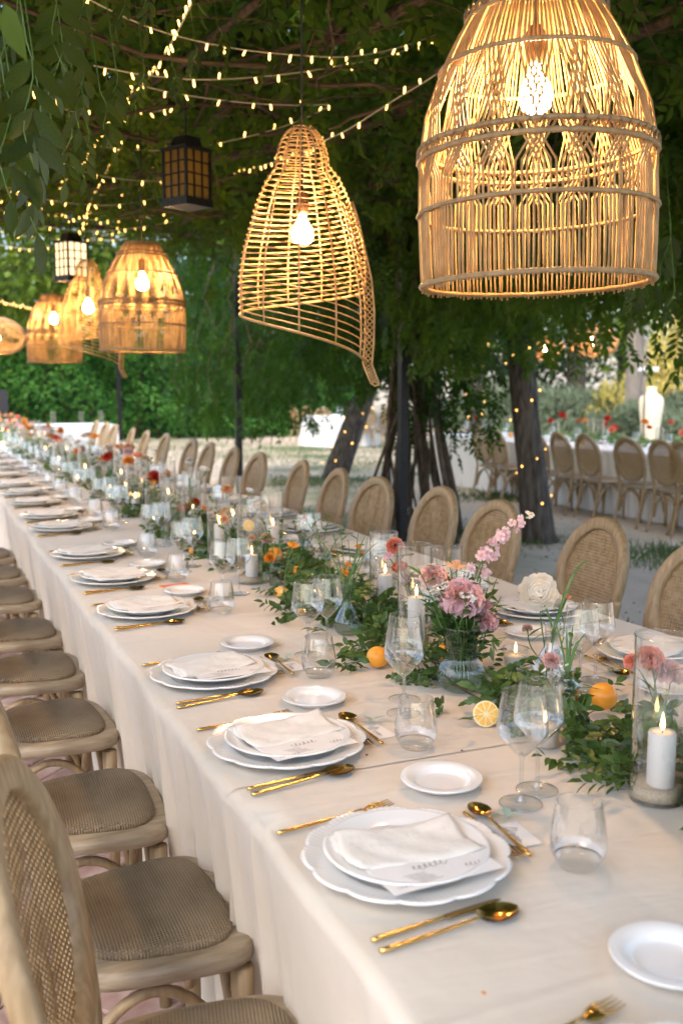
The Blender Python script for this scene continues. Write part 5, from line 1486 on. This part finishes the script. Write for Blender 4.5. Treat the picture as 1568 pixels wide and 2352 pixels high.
# more bottles further along: position, flowers (du, dv px offsets, kind, material, r)
more = [((1.212, 3.445), [(612, 1232, 'carnation', 'petal_mauve', .024, 'dusty lilac carnation beyond the pear-shaped vase')], 'third bottle, with a lilac carnation'),
        ((1.45, 3.56), [(738, 1262, 'carnation', 'petal_cream', .028, 'cream carnation on the sandy side of the pear-shaped vase'), (700, 1190, 'blossom', 'petal_mauve', .014, 'small lilac blossom above the cream carnation')], 'bottle with a cream carnation'),
        ((1.49, 3.9), [(690, 1215, 'statice', 'petal_mauve', .02, 'lilac statice in a bottle on the sandy side'), (720, 1205, 'blossom', 'petal_pink', .016, 'pink blossom in a bottle on the sandy side')], 'bottle with lilac statice'),
        ((1.25, 4.25), [(600, 1160, 'rose', 'petal_cream', .042, 'big cream rose beyond the orange slice cylinder'), (575, 1125, 'rose', 'petal_white', .022, 'white bud beyond the orange slice cylinder'), (520, 1120, 'carnation', 'petal_peach', .026, 'peach carnation beyond the orange slice cylinder')], 'bottle with a big cream rose'),
        ((1.17, 4.75), [(422, 1165, 'rose', 'petal_coral', .038, 'big coral carnation above the second seam'), (450, 1150, 'carnation', 'petal_red', .022, 'small red carnation above the second seam'), (470, 1165, 'blossom', 'petal_pink', .02, 'pink blossom beside the big coral carnation')], 'bottle with a big coral flower'),
        ((1.36, 5.2), [(470, 1075, 'rose', 'petal_cream', .030, 'cream rose past the second seam'), (435, 1055, 'carnation', 'petal_white', .022, 'white carnation past the second seam')], 'bottle with cream and white flowers'),
        ((1.22, 6.0), [(357, 1092, 'carnation', 'petal_red', .042, 'bright red carnation over the middle of the table'), (385, 1085, 'carnation', 'petal_peach', .026, 'peach carnation beside the bright red one')], 'bottle with a bright red carnation')]
for i, ((x, y), fl, w) in enumerate(more):
    bp = Vector((x, y, TZ)); BOT.at(f'small green glass {w}', bp, 0, 'vases along the table centre'); dd = (bp - CAM).dot(FW)
    for u, v, kd, mm, r, lab in fl: flower('stem_flower', lab, kd, mm, bp + Vector((0, 0, .04)), deep(u, v, dd), r)
    for j in range(4): sprig('foliage_sprig', f'green sprig in the small {w}, {ORD[j]} of four', bp + Vector((0, 0, .05)), bp + Vector((random.uniform(-.08, .08), random.uniform(-.08, .08), random.uniform(.16, .27))), 8, .030, oval_leaf)
# loose filler greenery and small blooms between the bottles
r_ = random.Random(123)
for i in range(16):
    y = 2.75 + i * .22; bp = Vector((1.27 + r_.uniform(-.13, .13), y, TZ + .015)); n_ = ORD[i]
    for j in range(2): sprig('foliage_sprig', f'loose upright green sprig, {ORD[j]} of the {n_} tuft beyond the bouquet', bp, bp + Vector((r_.uniform(-.08, .08), r_.uniform(-.08, .08), r_.uniform(.10, .22))), 9, .034, oval_leaf if j else thin_leaf)
    c = r_.choice((0, 1, 3, 5, 6, 7)); flower('filler_flower', f'small {cn0[c]} bloom in the {n_} tuft beyond the bouquet', r_.choice(('blossom', 'statice', 'carnation')), pal0[c], bp, bp + Vector((r_.uniform(-.07, .07), r_.uniform(-.07, .07), r_.uniform(.10, .22))), r_.uniform(.014, .022), leaves_=1)
# far mixed arrangements
pal = ['petal_peach', 'petal_coral', 'petal_red', 'petal_cream', 'petal_pink', 'petal_orange', 'petal_blush', 'petal_white', 'petal_mauve']
cn = ['peach', 'coral', 'red', 'cream', 'pink', 'orange', 'blush', 'white', 'mauve']
r_ = random.Random(77)
for i, y in enumerate(np.arange(6.55, 16.8, .43)):
    bp = Vector((1.27 + r_.uniform(-.16, .16), y, TZ)); n_ = ORD[min(i, 27)]
    BOT.at(f'small glass bottle of flowers far along the table, {n_} beyond the bright red carnation', bp, 0, 'vases along the table centre')
    for j in range(4):
        c = r_.choice((0, 0, 1, 1, 2, 3, 3, 5, 5, 6, 7, 7, 4)); kd = r_.choice(['carnation', 'carnation', 'rose', 'blossom'])
        flower('far_flower', f'{cn[c]} {kd} far along the table, {ORD[j]} in the {n_} bottle beyond the bright red carnation', kd, pal[c], bp + Vector((0, 0, .05)), bp + Vector((r_.uniform(-.11, .11), r_.uniform(-.11, .11), r_.uniform(.17, .33))), r_.uniform(.024, .04), leaves_=1)
    for j in range(3): sprig('foliage_sprig', f'green sprig far along the table, {ORD[j]} in the {n_} bottle beyond the bright red carnation', bp + Vector((0, 0, .05)), bp + Vector((r_.uniform(-.13, .13), r_.uniform(-.13, .13), r_.uniform(.14, .30))), 8, .04, oval_leaf)

# --- fruit
def sphere(r, n=20, sq=.95): return [(r * math.sin(a), r * sq * (1 - math.cos(a)) ) for a in np.linspace(0, PI, n)]
def orange(label, p, r):
    t = thing('orange_fruit', label, 'orange', p, group='oranges lying in the garland')
    MB().lathe(sphere(r), 28).obj('peel', 'orange_skin', t)
    MB().lathe([(0, 0), (.0022, .0003), (.0016, .0016), (0, .0018)], 8).obj('stalk', 'stem_green', t, (r * .35, -r * .2, r * 1.75))
    return t
orange('whole orange resting in the greenery behind the wine glasses', (1.386, 1.752, TZ + .018), .032)
orange('whole orange half hidden behind a wine glass near the pear-shaped vase', (1.088, 2.30, TZ + .002), .030)
orange('orange peeping out behind the ribbed bouquet vase', (1.275, 2.26, TZ + .004), .030)
orange('orange between the ribbed vase and the votive candle', (1.30, 2.18, TZ), .029)
orange('orange among the leaves beyond the pear-shaped vase', (1.282, 3.42, TZ + .01), .032)
orange('orange beside the lilac carnation bottle', (1.30, 3.72, TZ + .03), .034)
orange('orange at the right edge behind the near cylinder', (1.335, 1.40, TZ + .005), .031)
orange('orange at the far end of the greenery by the bright red carnation', (1.33, 6.4, TZ + .01), .033)
def half(label, p, r, face, rz=0):
    t = thing('orange_half', label, 'orange', p, group='cut oranges'); d = Vector(face).normalized(); qd = Vector((0, 0, 1)).rotation_difference(d)
    MB().lathe([(r * math.sin(a), -r * .95 * math.cos(a)) for a in np.linspace(0, PI / 2, 12)], 28).obj('peel', 'orange_skin', t).rotation_mode = 'QUATERNION'
    t.children[0].rotation_quaternion = qd
    o = MB().lathe([(r * .999, -.0002), (r * .93, .0006), (0, .0006)], 28).obj('pith', 'orange_pith', t); o.rotation_mode = 'QUATERNION'; o.rotation_quaternion = qd
    for k in range(9):
        b = MB(); a0, a1 = 2 * PI * k / 9 + .07, 2 * PI * (k + 1) / 9 - .07; am = (a0 + a1) / 2; V = [(r * .14 * math.cos(am), r * .14 * math.sin(am), .0012)]
        for i in range(7):
            a = a0 + (a1 - a0) * i / 6; V.append((r * .87 * math.cos(a), r * .87 * math.sin(a), .0012))
        V.append((r * .55 * math.cos(am), r * .55 * math.sin(am), .0030))
        b.add(V, [(0, 1, 8)] + [(i, i + 1, 8) for i in range(1, 7)] + [(7, 0, 8)]); o = b.obj('segment', 'orange_flesh', t); o.rotation_mode = 'QUATERNION'; o.rotation_quaternion = qd
half('halved orange showing its cut face at the edge of the greenery', (1.112, 1.80, TZ + .029), .0285, (-.42, -.86, .28))
half('orange slice hanging against the cylinder on the paved side', tuple(deep(571, 1207, (Vector((1.136, 3.523, TZ)) - CAM).dot(FW) - .052)), .021, (-.35, -.92, .1))
half('cut orange lying among leaves before the lilac carnation bottle', (1.165, 3.26, TZ + .014), .028, (-.1, -.5, 1))
for i, (x, y) in enumerate([(1.10, 4.25), (1.13, 5.95), (1.12, 2.95), (1.42, 3.3)]):
    tag(MB().lathe(sphere(.012, 12, 1.15), 14).obj('kumquat', 'kumquat', None, (x, y, TZ)), 'small orange kumquat lying on the cloth ' + ['below the votive candle at the second seam', 'beside the bare pillar candle', 'by the pear-shaped vase', 'on the sandy side of the greenery'][i], 'kumquat', 'kumquats on the cloth')

# --- greenery garland: nearest leaves as parts, the rest one mass
gar = thing('leaf_garland', 'low garland of green leaves running along the middle of the long table', 'garland', (0, 0, TZ))
q = np.random.default_rng(90)
CLEAR = [(1.194, 2.05, .075), (1.435, 2.02, .07), (1.315, 1.79, .045), (1.195, 1.352, .062), (1.262, 2.43, .06), (1.157, 2.66, .055), (1.136, 3.523, .062), (1.407, 2.138, .05), (1.165, 1.655, .045), (1.112, 1.80, .045), (1.386, 1.752, .05), (1.088, 2.30, .045),
         (1.173, 4.072, .06), (1.212, 3.445, .045), (1.275, 2.26, .03), (1.165, 3.26, .035), (1.282, 3.42, .03)]
def clear(P):
    k = np.ones(len(P), bool)
    for x, y, r in CLEAR:
        for s, rr in ((0, r), (.06, r * .95), (.12, r * .7)):
            c = np.array([x, y]) * (1 - s / math.hypot(x, y)); k &= np.hypot(P[:, 0] - c[0], P[:, 1] - c[1]) > rr
    return k
def gx(y): return 1.255 + .03 * np.sin(y * 2.1) + .02 * np.sin(y * 5.3)
for k in range(3):
    b = MB(); b.tube([(float(gx(y)) + .05 * math.sin(y * 4 + k * 2), y, .012 + .008 * math.sin(y * 7 + k)) for y in np.arange(.85, 16.8, .06)], .0022, 5); b.obj('vine_stem', 'twig', gar)
def sprigs(y0, y1, n, nl, ll, wid):
    y = q.uniform(y0, y1, n); side = q.choice([-1, 1], n); x = gx(y) + q.normal(0, wid, n)
    P = np.stack([x, y, q.uniform(.006, .075, n) * np.exp(-((x - gx(y)) / .10) ** 2)], 1)
    D = np.stack([side * q.uniform(.3, 1, n), q.uniform(-1, 1, n), q.uniform(-.15, .55, n)], 1)
    return compound(P, D, .085, nl, ll, ll * .5)
cp = sprigs(.95, 3.0, 46, 9, .037, .085)
P, D, N, L, W = cp; kk = clear(P + D * L[:, None] * .6); P, D, N, L, W = P[kk], D[kk], N[kk], L[kk], W[kk]; idx = np.argsort(P[:, 1])[:300]
N = N + np.array([0, 0, 1.2])
for i in idx:
    p = P[i].copy(); p[2] = max(p[2], .006)
    put('leaf', oval_leaf, gar, p, quat=leaf_quat(D[i] * [1, 1, .6], N[i]), scale=float(L[i]))
for (y0, y1, n, ll, wd) in ((.85, 3.4, 560, .035, .068), (3.4, 7, 640, .038, .070), (7, 16.8, 800, .046, .08)):
    P, D, N, L, W = sprigs(y0, y1, n, 9, ll, wd); kk = clear(P + D * L[:, None] * .6); P, D, N, L, W = P[kk], D[kk], N[kk], L[kk], W[kk]; P[:, 2] = np.maximum(P[:, 2], .004); D[:, 2] *= .6; N[:, 2] += 1.0
    tag(put('leaf_mass', leaves('leaf_mass', P, D, N, L, W, 'garland_leaf', True), gar), kind='stuff')
# crumbs and petals fallen on the cloth
for i, (u, v, m_) in enumerate([(842, 1735, 'twig'), (735, 1640, 'twig'), (1110, 2283, 'petal_orange'), (612, 1648, 'twig'), (890, 1290, 'twig'), (615, 1705, 'twig'), (1060, 1725, 'twig'), (770, 1950, 'twig')]):
    tag(MB().lathe([(0, 0), (.003, .0006), (.002, .0018), (0, .002)], 7).obj('fallen_bud', m_, None, on_table(u, v)), 'tiny fallen bud on the beige cloth, ' + ['beside the second bread plate from the near end', 'beyond the third setting', 'yellow, near the table edge at the bottom', 'at the table edge by the fourth setting', 'near the orange envelope', 'at the edge by the third knife', 'beside the first cloth seam', 'by the first fork handle'][i], 'bud', 'fallen buds on the cloth')

# ================================================================== OTHER TABLES
def ux(u, x, v=1000): d = FW + RT * ((u - CX) / F_PX) - UP * ((v - CY) / F_PX); return d.y * x / d.x
c = drape(4.6, 13.7, 7.36, 8.85, .75, 5.2, 0, step=.03, floor=-.01); tag(c.obj('tablecloth', 'white_cloth'), 'white tablecloth over the second long table beside the trunk', 'tablecloth', 'white cloths on the other tables')
for i, u in enumerate((1570, 1520, 1437, 1345, 1285, 1232, 1140, 1100)):
    CH.at(f'oval-backed chair at the second long table, {ORD[i]} from its near end', (7.20, ux(u, 6.94), -.02), R(random.uniform(-7, 7)), GB)
r_ = random.Random(50)
for i, y in enumerate(np.arange(5.4, 13.2, .55)):
    n_ = ORD[i]; x = 8.1 + r_.uniform(-.2, .2); CYL[r_.choice((.30, .25))].at(f'clear cylinder vase on the second long table, {n_} from its near end', (x, y, TZ), 0, 'glass vases on the second table')
    c = r_.randrange(9); bp = Vector((8.1 + r_.uniform(-.25, .25), y + .2, TZ)); kd = r_.choice(['carnation', 'rose'])
    for j in range(2):
        c = r_.choice((1, 2, 2, 5, 0, 3)); flower('far_flower', f'{cn[c]} flower on the second long table, {ORD[j]} of the {n_} pair from its near end', kd, pal[c], bp, bp + Vector((r_.uniform(-.1, .1), r_.uniform(-.1, .1), r_.uniform(.2, .34))), r_.uniform(.035, .055), leaves_=1, group='flowers on the second table')
    VOT.at(f'lit votive candle on the second long table, {n_} from its near end', (7.9 + r_.uniform(-.1, .3), y + .3, TZ), 0, 'votive candles on the second table')
    if i % 3 == 0: orange(f'orange on the second long table, {ORD[i // 3]} from its near end', (7.8, y + .1, TZ), .035)
    WINE.at(f'wine glass on the second long table, {n_} from its near end', (7.65, y, TZ), 0, 'wine glasses on the second table')
g2 = thing('leaf_garland', 'leafy garland along the second long table', 'garland', (0, 0, TZ))
n = 300; y = rng.uniform(4.9, 13.4, n); P = np.stack([8.1 + rng.normal(0, .1, n), y, rng.uniform(.01, .08, n)], 1); cp = compound(P, np.stack([rng.normal(size=n), rng.normal(size=n), rng.uniform(0, .4, n)], 1), .12, 7, .06, .03)
tag(put('leaf_mass', leaves('leaf_mass', *cp, 'garland_leaf'), g2), kind='stuff')
# round table
rc = at(795, 1024, 0); rc = Vector((rc.x, rc.y + .4, 0))
b = MB(); prof = [(0, .75), (.6, .75), (.86, .748), (.89, .73), (.91, .6), (.94, .35), (.98, 0.0)]
b.lathe(prof, 120, mod=lambda k, a: (1 + (.05 * math.sin(a * 14) + .03 * math.sin(a * 23 + 1)) * max(0, (k - 3)) / 3, 0))
tag(b.obj('tablecloth', 'white_cloth', None, (rc.x, rc.y, 0)), 'white floor-length cloth on the round table beyond the leaning trunk', 'tablecloth', 'white cloths on the other tables')
for i, (u, v, a) in enumerate([(691, 1012, 10), (722, 1014, 25), (838, 1026, 80), (878, 1024, 100), (745, 1022, 60)]):
    p = at(u, v, 0); CH.at('oval-backed chair at the round table, ' + ['farthest to the left', 'second from the left', 'standing right of the leaning trunk', 'close to the black post', 'in the shade left of the trunk'][i], (p.x, p.y, -.02), R(a), 'chairs at the round table')
for i in range(6):
    a = i * 1.05; WINE.at(f'glass on the round table, {ORD[i]} going round', (rc.x + .45 * math.cos(a), rc.y + .45 * math.sin(a), TZ), 0, 'glasses on the round table')
# white service table past the far end
c = drape(18.9, 20.2, 2.15, 3.55, .75, 2.2, 0, step=.03, floor=-.01); tag(c.obj('tablecloth', 'white_cloth'), 'white cloth on the small table past the far end', 'tablecloth', 'white cloths on the other tables')
for i, (x, y) in enumerate([(2.4, 19.3), (2.9, 19.2), (3.3, 19.4)]):
    CYL[.25].at(f'clear cylinder on the small white table past the far end, {ORD[i]} from the long table', (x, y, TZ), 0, 'vases on the small white table')
sp_ = thing('loudspeaker', 'small dark loudspeaker on a stand past the far end of the table', 'loudspeaker', tuple(deep(2, 985, 19)))
sp_.location.z = -.02
MB().tube([(0, 0, 0), (0, 0, 1.0)], .03, 8).obj('stand', 'dark_plastic', sp_); MB().box(-.14, .14, -.12, .12, 1.0, 1.42).obj('cabinet', 'dark_plastic', sp_, smooth=False)
MB().lathe([(.09, 0), (.085, .012), (.03, .02), (0, .018)], 20).obj('cone', 'black_metal', sp_, (0, -.125, 1.14)).rotation_euler = (R(-90), 0, 0)
